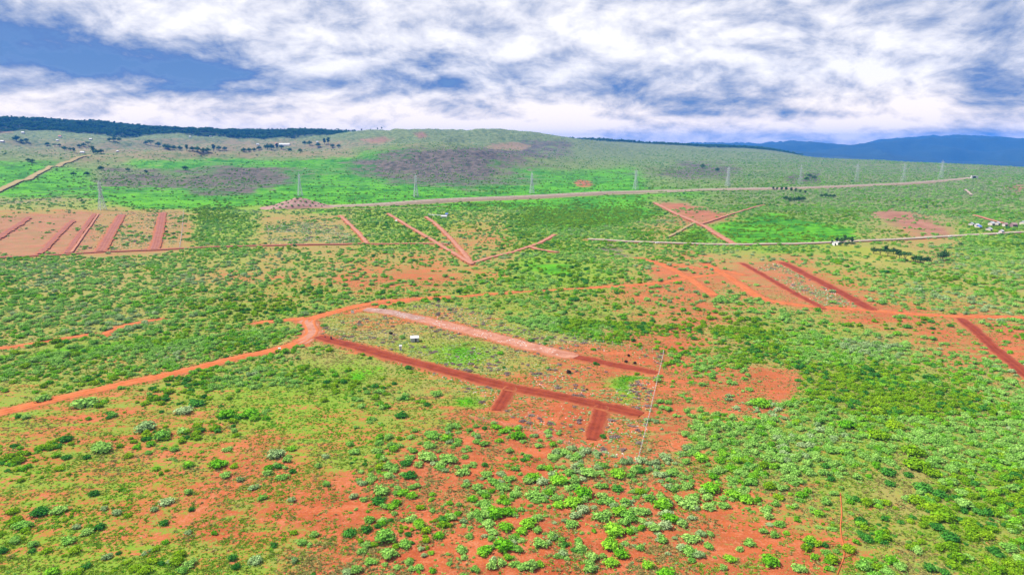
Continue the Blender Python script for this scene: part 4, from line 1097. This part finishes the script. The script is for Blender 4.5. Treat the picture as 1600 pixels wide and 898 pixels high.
count_off([tree('hill_tree', px, py, h, 'round', 'dark trees dotted on the hillsides', 1.3) for px, py, h in
    [(44, 253, 5), (51, 254, 5), (115, 275, 6), (136, 275, 6), (158, 266, 6), (200, 268, 5), (290, 266, 6), (228, 270, 4)]], '', 'dark hillside trees', 'on the green slope with the tan track')
count_off([tree('hill_tree', px, py, h, 'round', 'dark trees dotted on the hillsides', 1.3) for px, py, h in [(1098, 263, 6), (1121, 268, 5), (1265, 277, 5), (1272, 280, 5), (1260, 282, 5)]],
          '', 'dark trees', 'on the grey rocky knolls behind the railway')

# forest of the ridges, as a mass
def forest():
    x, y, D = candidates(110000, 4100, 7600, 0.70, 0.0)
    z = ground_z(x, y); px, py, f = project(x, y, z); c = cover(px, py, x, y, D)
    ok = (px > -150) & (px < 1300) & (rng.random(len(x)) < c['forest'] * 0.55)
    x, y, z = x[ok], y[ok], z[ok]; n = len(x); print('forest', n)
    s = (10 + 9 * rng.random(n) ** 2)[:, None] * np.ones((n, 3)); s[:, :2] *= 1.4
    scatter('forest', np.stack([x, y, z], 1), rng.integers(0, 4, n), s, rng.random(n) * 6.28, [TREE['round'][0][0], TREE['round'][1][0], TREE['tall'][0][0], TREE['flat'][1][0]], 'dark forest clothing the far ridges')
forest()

# ------------------------------------------------------------------ pylons and cables
STEEL = simple('galvanised_steel', (0.44, 0.48, 0.49), 0.6, 0.1, 0.2, 0.2)
def pylon_parts(h=45.0, thin=1.0):
    ms = []
    def half(z): return 4.6 * (1 - z / 30.0) + 1.2 * (z / 30.0) if z < 30 else 1.2
    for sx in (-1, 1):
        for sy in (-1, 1):
            m = MB(thin); m.bar((sx * 4.6, sy * 4.6, -0.4), (sx * 1.2, sy * 1.2, 30), 0.34, 0.26); m.bar((sx * 1.2, sy * 1.2, 30), (sx * 0.9, sy * 0.9, 42), 0.26, 0.2)
            ms.append(('leg', m))
    br = MB(thin); lev = [0.3, 6, 11.5, 16.5, 21, 25, 28.5, 31.5, 34.5, 37.5, 40.5]
    for z0, z1 in zip(lev[:-1], lev[1:]):
        a, b = half(z0), half(z1)
        for i, (p, q) in enumerate((((-1, -1), (1, -1)), ((1, -1), (1, 1)), ((1, 1), (-1, 1)), ((-1, 1), (-1, -1)))):
            br.bar((p[0] * a, p[1] * a, z0), (q[0] * b, q[1] * b, z1), 0.17); br.bar((q[0] * a, q[1] * a, z0), (p[0] * b, p[1] * b, z1), 0.17)
            br.bar((p[0] * b, p[1] * b, z1), (q[0] * b, q[1] * b, z1), 0.16)
    ms.append(('bracing', br))
    pk = MB(thin)
    for sx in (-1, 1):
        for sy in (-1, 1): pk.bar((sx * .9, sy * .9, 42), (0, 0, h + 1.5), 0.2, 0.14)
    ms.append(('peak', pk))
    for z, w in ((30.0, 7.6), (35.0, 6.6), (40.0, 5.6)):
        m = MB(thin)
        for s in (-1, 1):
            for t in (-1, 1):
                m.bar((s * 1.1, t * 1.0, z), (s * w, 0, z + 0.8), 0.2, 0.15); m.bar((s * 1.1, t * 0.9, z + 2.2), (s * w, 0, z + 0.9), 0.17, 0.14)
            m.bar((s * w, 0, z + .7), (s * w, 0, z - 1.9), 0.17)
        ms.append(('cross_arm', m))
    return [(nm, mesh(nm, m.v, m.f, STEEL)) for nm, m in ms]
PP = pylon_parts(); PPT = pylon_parts(45.0, 0.5)
PYL = [(160, 328, 'lattice steel pylon behind the reddish plots at far left'), (469, 306, 'lattice steel pylon rising behind the pale spoil bank'),
       (650, 308, 'lattice steel pylon behind the railway, above the white-walled buildings'), (831, 302.5, 'lattice steel pylon below the grey rocky hillside'),
       (993, 296, 'lattice steel pylon where the railway enters its reddish cutting'), (1137, 291, 'faint lattice pylon by the dark grey rocky knoll'),
       (1250, 287.5, 'faint lattice pylon between rocky knoll and railway, in grey-green scrub'), (1338, 284, 'faint far pylon on the grey-green plain behind the railway'),
       (1411, 284, 'faint far pylon above the railway bend'), (1470, 279, 'faint far pylon beside the railway bend, near its bare cutting')]
base = [locate(a, b) for a, b, _ in PYL]
dirs = []
for i in range(len(base)):
    p, q = base[max(i - 1, 0)], base[min(i + 1, len(base) - 1)]; dirs.append(math.atan2(q[1] - p[1], q[0] - p[0]))
TIPS = []
for i, (b, (_, _, lab)) in enumerate(zip(base, PYL)):
    rz = dirs[i] - math.pi / 2 + (0.25 if i in (2, 4) else 0)
    root = empty('pylon', b, rz, lab, 'pylon', 'pylons of the power line along the railway')
    for nm, me in (PP if i < 6 else PPT): link(bpy.data.objects.new(nm, me), root)
    TIPS.append([(b[0] + math.cos(rz) * s * w, b[1] + math.sin(rz) * s * w, b[2] + zz - 1.9) for zz, w in ((30, 7.6), (35, 6.6), (40, 5.6)) for s in (-1, 1)])
CABM = simple('cable', (0.55, 0.57, 0.58), 0.5)
for c in range(6):
    m = MB(); prev = None
    a0 = TIPS[0][c]; d0 = np.array(TIPS[0][c]) - np.array(TIPS[1][c]); ends = [tuple(np.array(a0) + d0 * 0.9)] + [t[c] for t in TIPS]
    for p, q in zip(ends[:-1], ends[1:]):
        p = np.array(p); q = np.array(q); pts = [p + (q - p) * t - np.array([0, 0, 36 * t * (1 - t)]) for t in np.linspace(0, 1, 13)]
        for u, v in zip(pts[:-1], pts[1:]): m.bar(u, v, 0.09, None, 3)
    o = m.build('power_cable', CABM)
    tag(o, '%s cable on the %s arms of the pylon line' % (('lowest', 'lowest', 'middle', 'middle', 'topmost', 'topmost')[c], ('far-side', 'near-side')[c % 2]), 'cable', 'cables of the power line')

# small poles along the railway
POLEM = simple('weathered_pole', (0.50, 0.48, 0.44), 0.8, 0.2, 2.0)
its = []
for px, py in [(510, 314), (556, 314.5), (601, 313), (688, 306.5), (728, 305), (766, 303.5), (875, 302), (940, 298), (1094, 293), (1290, 289.5)]:
    b = locate(px, py); root = empty('utility_pole', b, 0.15, None, 'pole', 'poles along the railway')
    m = MB().bar((0, 0, -0.3), (0, 0, 9.5), 0.2, 0.13, 6); m.build('post', POLEM, root)
    m = MB().bar((-1.1, 0, 8.9), (1.1, 0, 8.9), 0.1); m.build('cross_arm', POLEM, root)
    its.append((px, root))
count_off(its, '', 'thin pale poles', 'along the far side of the railway')

# ------------------------------------------------------------------ fences of white posts
POSTM = simple('white_post', (0.62, 0.58, 0.52), 0.85, 0.08, 2.0)
WIREM = simple('wire', (0.42, 0.42, 0.42), 0.5)
post_me = MB().bar((0, 0, -0.2), (0, 0, 1.75), 0.105, 0.09, 4)
post_me.bar((0, 0, 1.74), (0.0, 0.22, 2.0), 0.085, 0.07, 4)
POST = mesh('post', post_me.v, post_me.f, POSTM)
def fence(pix, spacing, label, cat='fence', scale=1.0, wires=True, jitter=0.0, skip=0.0):
    w = [np.array(locate(*p)) for p in pix]
    pts = []
    for a, b in zip(w[:-1], w[1:]):
        L = np.linalg.norm((b - a)[:2]); k = max(1, int(round(L / spacing)))
        pts += [a + (b - a) * t / k for t in range(k)]
    pts.append(w[-1]); root = empty('post_fence', tuple(pts[0]), 0, label, cat)
    o0 = pts[0]; m = MB(); last = None; r = random.Random(len(pts))
    for p in pts:
        if r.random() < skip: continue
        x, y = p[0] + r.uniform(-jitter, jitter), p[1] + r.uniform(-jitter, jitter); z = float(ground_z(x, y))
        o = link(bpy.data.objects.new('post', POST), root); o.location = (x - o0[0], y - o0[1], z - o0[2])
        o.scale = (scale, scale, scale * r.uniform(0.92, 1.05)); o.rotation_euler = (r.uniform(-.03, .03), r.uniform(-.03, .03), 0)
        if wires and last is not None:
            for hz in (0.5, 1.0, 1.5): m.bar((last[0], last[1], last[2] + hz * scale), (x - o0[0], y - o0[1], z - o0[2] + hz * scale), 0.012, None, 3)
        last = (x - o0[0], y - o0[1], z - o0[2])
    if wires and m.v: m.build('wire', WIREM, root)
fence([(1037, 553), (1017, 640), (996, 725)], 3.0, 'straight row of white fence posts closing the plot at the ends of its red roads', scale=1.0)
fence([(880, 527), (916, 531), (985, 545), (1037, 553)], 6.0, 'spaced white posts along the far edge of the fenced plot by the orange tracks', scale=1.1, jitter=0.3)
fence([(996, 725), (930, 708), (870, 692), (815, 668), (735, 655)], 5.0, 'spaced white posts along the near edge of the fenced plot', scale=1.05, jitter=0.5, skip=0.25)
fence([(287, 330), (285, 360), (281, 389)], 6.0, 'thin pale post row along the edge of the reddish plots', scale=1.7)
fence([(578, 474), (600, 471), (622, 470), (652, 470)], 4.5, 'short white post row beside the orange road above the rubble strip', scale=1.2, jitter=0.4)

# ------------------------------------------------------------------ buildings and small built things
IRON = simple('iron_sheet', (0.36, 0.38, 0.41), 0.45, 0.12, 1.5, 0.3)
IRONW = simple('bright_iron_roof', (0.42, 0.42, 0.44), 0.5, 0.15, 1.0, 0.1)
WHITE = simple('white_plaster', (0.60, 0.59, 0.57), 0.8, 0.06, 1.0)
DARKM = simple('dark_opening', (0.02, 0.02, 0.025), 0.7)
BLUE = simple('blue_roof', (0.07, 0.12, 0.38), 0.55, 0.1, 1.0)
REDR = simple('red_roof', (0.42, 0.11, 0.08), 0.7, 0.15, 1.0)
GREYW = simple('stone_wall', (0.40, 0.36, 0.33), 0.9, 0.2, 1.0)
RUST = simple('rusty_roof', (0.20, 0.13, 0.13), 0.8, 0.2, 1.0)
GLASS = simple('window_glass', (0.05, 0.07, 0.09), 0.2)

def shed():
    b = locate(648, 533); root = empty('iron_shed', b, 0.18, 'small grey iron-sheet shed with dark doorway, alone in the cleared plot', 'shed')
    w, d, h = 4.4, 3.2, 2.3
    m = MB(); nn = 22                                   # corrugated walls with a door opening in the near wall
    def wall(p, q, z1p, z1q, gap=None):
        for i in range(nn):
            t0, t1 = i / nn, (i + 1) / nn; tm = (t0 + t1) / 2
            if gap and gap[0] < tm < gap[1]: continue
            a = (p[0] + (q[0] - p[0]) * t0, p[1] + (q[1] - p[1]) * t0); c = (p[0] + (q[0] - p[0]) * t1, p[1] + (q[1] - p[1]) * t1)
            nx, ny = (q[1] - p[1]), -(q[0] - p[0]); L = math.hypot(nx, ny); o = 0.05 if i % 2 else 0.0
            nx, ny = nx / L * o, ny / L * o; za, zc = z1p + (z1q - z1p) * t0, z1p + (z1q - z1p) * t1
            m.quad((a[0] + nx, a[1] + ny, -0.2), (c[0] + nx, c[1] + ny, -0.2), (c[0] + nx, c[1] + ny, zc), (a[0] + nx, a[1] + ny, za))
    x0, x1, y0, y1 = -w / 2, w / 2, -d / 2, d / 2
    wall((x0, y0), (x1, y0), h, h, (0.55, 0.75)); wall((x1, y0), (x1, y1), h, h + 0.5); wall((x1, y1), (x0, y1), h + 0.5, h + 0.5); wall((x0, y1), (x0, y0), h + 0.5, h)
    m.build('wall', IRON, root)
    m = MB(); s = (0.5) / d
    for i in range(24):
        xa = x0 - 0.25 + (w + 0.5) * i / 24; xb = x0 - 0.25 + (w + 0.5) * (i + 1) / 24; o = 0.05 if i % 2 else 0
        m.quad((xa, y0 - 0.35, h - 0.02 + o), (xb, y0 - 0.35, h - 0.02 + o), (xb, y1 + 0.3, h + 0.6 + o), (xa, y1 + 0.3, h + 0.6 + o))
    m.build('roof', IRONW, root)
    MB().box(x0 + w * .55, x0 + w * .74, y0 + 0.35, y0 + 0.42, -0.1, 2.0).build('door', DARKM, root)
shed()

def house(name, px, py, wpx, dpt, hgt, roofm, wallm, label, rz=0.0, gable=True, win=True, cat='house', group=None, wid=None):
    b = locate(px, py); _, _, f = project(*b); w = wid or wpx * 0.72 * f / F; d = dpt; h = hgt
    root = empty(name, b, rz, label, cat, group)
    MB().box(-w / 2, w / 2, -d / 2, d / 2, -0.5, h).build('wall', wallm, root)
    m = MB(); e = 0.5
    if gable:
        rd = h + d * 0.24
        for s in (-1, 1):
            m.quad((-w / 2 - e, s * (d / 2 + e), h - 0.12), (w / 2 + e, s * (d / 2 + e), h - 0.12), (w / 2 + e, 0, rd), (-w / 2 - e, 0, rd))
            m.quad((-w / 2 - e, s * (d / 2 + e), h + 0.02), (w / 2 + e, s * (d / 2 + e), h + 0.02), (w / 2 + e, 0, rd + .14), (-w / 2 - e, 0, rd + .14))
        for s in (-1, 1): m.quad((s * w / 2, -d / 2, h), (s * w / 2, d / 2, h), (s * w / 2, 0, rd - 0.1))
    else:
        m.quad((-w / 2 - e, -d / 2 - e, h + .05), (w / 2 + e, -d / 2 - e, h + .05), (w / 2 + e, d / 2 + e, h + .9), (-w / 2 - e, d / 2 + e, h + .9))
        m.quad((-w / 2 - e, -d / 2 - e, h + .17), (w / 2 + e, -d / 2 - e, h + .17), (w / 2 + e, d / 2 + e, h + 1.02), (-w / 2 - e, d / 2 + e, h + 1.02))
    m.build('roof', roofm, root)
    MB().box(-0.5, 0.5, -d / 2 - 0.05, -d / 2 + 0.02, 0, 2.1).build('door', DARKM, root)
    if win:
        for s in (-1, 1): MB().box(s * w * .28 - .6, s * w * .28 + .6, -d / 2 - 0.06, -d / 2 + 0.02, 1.0, 2.1).build('window', GLASS, root)
    return root
house('farm_building', 694, 341, 11, 6, 3.2, IRONW, WHITE, 'white-walled building with pale roof near the top of two red tracks', -0.1, False)
house('farm_shed', 698, 338, 5, 5, 3.6, BLUE, GREYW, 'small blue-roofed shed behind the white-walled building', -0.1, False, False, 'shed')
m = MB(); bb = locate(669, 336.5); cc = locate(690, 338)
o = obj('boundary_wall', *(lambda a, b: ([(a[0], a[1], a[2] - .3), (b[0], b[1], b[2] - .3), (b[0], b[1], b[2] + 2.2), (a[0], a[1], a[2] + 2.2), (a[0], a[1] + .35, a[2] - .3), (b[0], b[1] + .35, b[2] - .3), (b[0], b[1] + .35, b[2] + 2.2), (a[0], a[1] + .35, a[2] + 2.2)],
      [(0, 1, 2, 3), (5, 4, 7, 6), (3, 2, 6, 7), (1, 5, 6, 2), (4, 0, 3, 7)]))(bb, cc), WHITE)
tag(o, 'long low white wall running up to the white-walled building', 'wall')
V = [(1517, 353, 3.2, 7, 3, IRON, GREYW, 'pale-roofed hut at the near end of the village by the road', .3), (1526, 355, 5, 7, 3.2, IRON, GREYW, 'grey iron-roofed house above the blue-roofed one', -.2),
     (1529.5, 357.5, 4.5, 7, 3.0, BLUE, GREYW, 'blue-roofed house in the roadside village', -.1), (1545, 361, 4.5, 7, 3, IRON, GREYW, 'grey-roofed house nearest the pale road in the village', .2),
     (1549, 352.5, 6, 8, 3.4, IRON, GREYW, 'wide pale-roofed house at the back of the village', 0), (1558, 352, 4, 7, 3.2, IRON, GREYW, 'grey-roofed house between two pale roofs at the back of the village', .1),
     (1564, 364.5, 4, 6, 3, IRON, GREYW, 'small grey house standing right on the pale road', 0), (1570, 353.5, 6, 7, 3, RUST, GREYW, 'brownish-roofed house in front of the pink village track', -.1),
     (1583, 354.5, 9, 8, 3.5, RUST, RUST, 'long dark rusty shed at the village', -.1), (1598, 351.5, 5, 8, 3.5, IRON, GREYW, 'pale-roofed house at the photo edge of the village', .1)]
for a in V: house('village_house', *a[:5], a[5], a[6], a[7], a[8], True, True, 'house', 'houses of the roadside village')
V = [(1303, 383.5, 3.5, 'white hut under the dark roadside trees, left one of two'), (1308.5, 382.5, 3.5, 'white hut under the dark roadside trees, right one of two')]
for px, py, w, lab in V: house('hut', px, py, w, 5, 2.8, IRONW, WHITE, lab, 0.1, False, False, 'hut', 'huts under the roadside trees')
V = [(129, 239.5, 8, 9, 4, IRONW, WHITE, 'long white-roofed house among trees above the tan track'), (36, 208.5, 5, 12, 5, IRONW, WHITE, 'pale roof at the foot of the forest ridge, far left'),
     (94, 215, 5, 12, 7, REDR, WHITE, 'red-roofed house below the forest ridge'), (142, 219, 5, 12, 5, IRONW, GREYW, 'grey-roofed house on the tan ridge field'), (4, 222.5, 6, 12, 5, IRONW, GREYW, 'pale roof at the photo edge beside the big hill trees'),
     (90, 220.5, 4, 10, 4, IRONW, WHITE, 'small pale house below the red-roofed one'), (496, 223.5, 4, 14, 6, IRONW, WHITE, 'white house beside the trees past the long hall'), (403, 227.5, 5, 14, 6, IRON, WHITE, 'white house at the near end of the long hall'),
     (297, 215, 3.5, 12, 5, IRONW, WHITE, 'white house low on the forest ridge, first of the ridge roofs'), (329, 214, 4, 12, 5, IRONW, WHITE, 'white house low on the forest ridge, second of the ridge roofs'),
     (377, 212, 3.5, 12, 5, IRONW, WHITE, 'white house on the forest ridge, third of the ridge roofs'), (387, 216, 3.5, 12, 5, IRONW, WHITE, 'white house on the forest ridge, last of the ridge roofs'), (432, 226.5, 5, 14, 6, REDR, WHITE, 'reddish house just before the long hall'),
     (184, 238, 4, 8, 4, IRON, GREYW, 'grey-roofed house beside the dark tree clump'), (321, 238.5, 4, 8, 4, IRON, WHITE, 'pale house in the tree belt below the ridge')]
for a in V: house('hill_house', *a[:5], a[5], a[6], a[7], 0.15, True, True, 'house', 'houses of the hill settlement')
house('long_hall', 445, 228.5, 22, 26, 8, IRONW, WHITE, 'long pale-roofed hall, largest building of the hill settlement', 0.05, True, True, 'hall')

def portal():          # the railway bridge / cutting portal far right
    b = locate(1522, 279); root = empty('railway_portal', b, -0.25, 'white concrete portal with dark opening at the end of the railway', 'portal')
    m = MB(); m.box(-7, -3.2, -2, 2, -1, 7); m.box(3.2, 8, -2, 2, -1, 6.4); m.box(-3.2, 3.2, -2, 2, 5.4, 7.0); m.build('wall', WHITE, root)
    MB().box(-3.2, 3.2, -0.2, 0.0, -1, 5.4).build('opening', DARKM, root)
portal()

# white sign, marker, pillar and gate posts round the fenced plot
def sign():
    b = locate(551, 491); root = empty('signboard', b, 0.15, 'white square signboard by the fork of the orange road', 'sign')
    MB().box(-0.95, 0.95, -0.04, 0.04, 0.9, 2.5).build('board', WHITE, root)
    for s in (-1, 1): MB().bar((s * .8, 0.06, -0.3), (s * .8, 0.06, 2.4), 0.05).build('leg', POLEM, root)
sign()
b = locate(626, 547); root = empty('white_cabin', b, 0.1, 'narrow white upright cabin beside the red road, near the grey shed', 'cabin')
MB().box(-0.65, 0.65, -0.65, 0.65, -0.1, 2.5).build('wall', WHITE, root)
MB().quad((-.8, -.8, 2.52), (.8, -.8, 2.52), (.8, .8, 2.75), (-.8, .8, 2.75)).quad((-.8, -.8, 2.58), (.8, -.8, 2.58), (.8, .8, 2.81), (-.8, .8, 2.81)).build('roof', IRONW, root)
MB().box(-0.35, 0.35, -0.70, -0.66, 0.0, 1.95).build('door', IRON, root)
for k, (px, py, lab) in enumerate([(437, 548, 'white marker block at the edge of the orange road beside a round green bush')]):
    b = locate(px, py); root = empty('marker_block', b, 0.3, lab, 'marker')
    MB().box(-0.55, 0.55, -0.4, 0.4, -0.2, 1.5).build('block', WHITE, root); MB().box(-0.7, 0.7, -0.55, 0.55, 1.5, 1.68).build('cap', WHITE, root)
for px, py, lab in [(508, 527.5, 'small dark gate pillar at the far corner of the red road\'s entrance'), (517.5, 530, 'larger dark gate pillar beside the red road\'s entrance')]:
    b = locate(px, py); root = empty('gate_pillar', b, 0.3, lab, 'pillar', 'dark pillars at the plot entrance'); s = 1.0 if px > 510 else 0.6
    MB().box(-0.4 * s, 0.4 * s, -0.4 * s, 0.4 * s, -0.2, 1.5 * s).build('shaft', simple('dark_stone', (0.05, 0.04, 0.04), 0.9, 0.3, 3.0), root)
    MB().box(-0.5 * s, 0.5 * s, -0.5 * s, 0.5 * s, 1.5 * s, 1.7 * s).build('cap', simple('dark_stone', (0.05, 0.04, 0.04)), root)

# vehicles
CARW = simple('white_car_paint', (0.80, 0.80, 0.80), 0.3); TYRE = simple('tyre', (0.025, 0.025, 0.025), 0.9)
def car(px, py, rz, label, paint=CARW):
    b = locate(px, py); root = empty('car', (b[0], b[1], b[2] + 0.35), rz, label, 'car', 'vehicles on the tracks')
    prof = [(-2.2, .35), (-2.2, .85), (-1.2, 1.0), (-0.55, 1.6), (1.1, 1.62), (1.9, 1.05), (2.2, .95), (2.2, .35)]
    V = []; Fc = []; n = len(prof)
    for s, k in ((-0.85, 1), (0.85, 1)):
        for x, z in prof: V.append((x, s * (0.86 if z > 1.2 else 1.0), z))
    Fc = [tuple(range(n)), tuple(range(2 * n - 1, n - 1, -1))] + [(i, (i + 1) % n, n + (i + 1) % n, n + i)[::-1] for i in range(n)]
    obj('body', V, Fc, paint, root)
    for s in (-1, 1): MB().quad((-0.75, s * .80, 1.08), (1.5, s * .80, 1.08), (1.0, s * .76, 1.5), (-0.5, s * .76, 1.5)).build('side_window', GLASS, root)
    MB().quad((-1.22, -.7, 1.03), (-1.22, .7, 1.03), (-.64, .66, 1.56), (-.64, -.66, 1.56)).build('windscreen', GLASS, root)
    for x in (-1.35, 1.35):
        for s in (-1, 1): MB().bar((x, s * .72, .35), (x, s * .9, .35), .36, None, 10).build('wheel', TYRE, root)
car(619, 346, -0.9, 'white car on the pink track below the railway')
car(1485, 370.5, 0.0, 'white vehicle on the pale road past the bare purple field')
car(1560, 366.6, 0.0, 'white vehicle on the pale road in front of the village')
car(1027, 380.8, 0.0, 'white vehicle on the pale road above the dark burnt strip')

# ------------------------------------------------------------------ haze
def haze():
    m = bpy.data.materials.new('haze_air'); m.use_nodes = True; n = NT(m.node_tree); m.node_tree.nodes.clear()
    out = n.add('ShaderNodeOutputMaterial'); v = n.add('ShaderNodeVolumePrincipled')
    v.inputs['Color'].default_value = (0.03, 0.28, 1.0, 1); v.inputs['Density'].default_value = 5.6e-5; v.inputs['Anisotropy'].default_value = 0.0
    n.l.new(v.outputs[0], out.inputs['Volume'])
    zmin = float(ZG.min()) - 2; zmax = max(float(ZG[:, DD < 15300].max()), H) + 26; print('haze', zmin, zmax, [float(ZG[:, DD > d].max()) for d in (0, 4000, 9000)])
    o = MB().box(-15500, 15500, -400, 15500, zmin, zmax).build('haze', m); tag(o, 'thin blue air over the land', None, None, 'stuff')
haze()
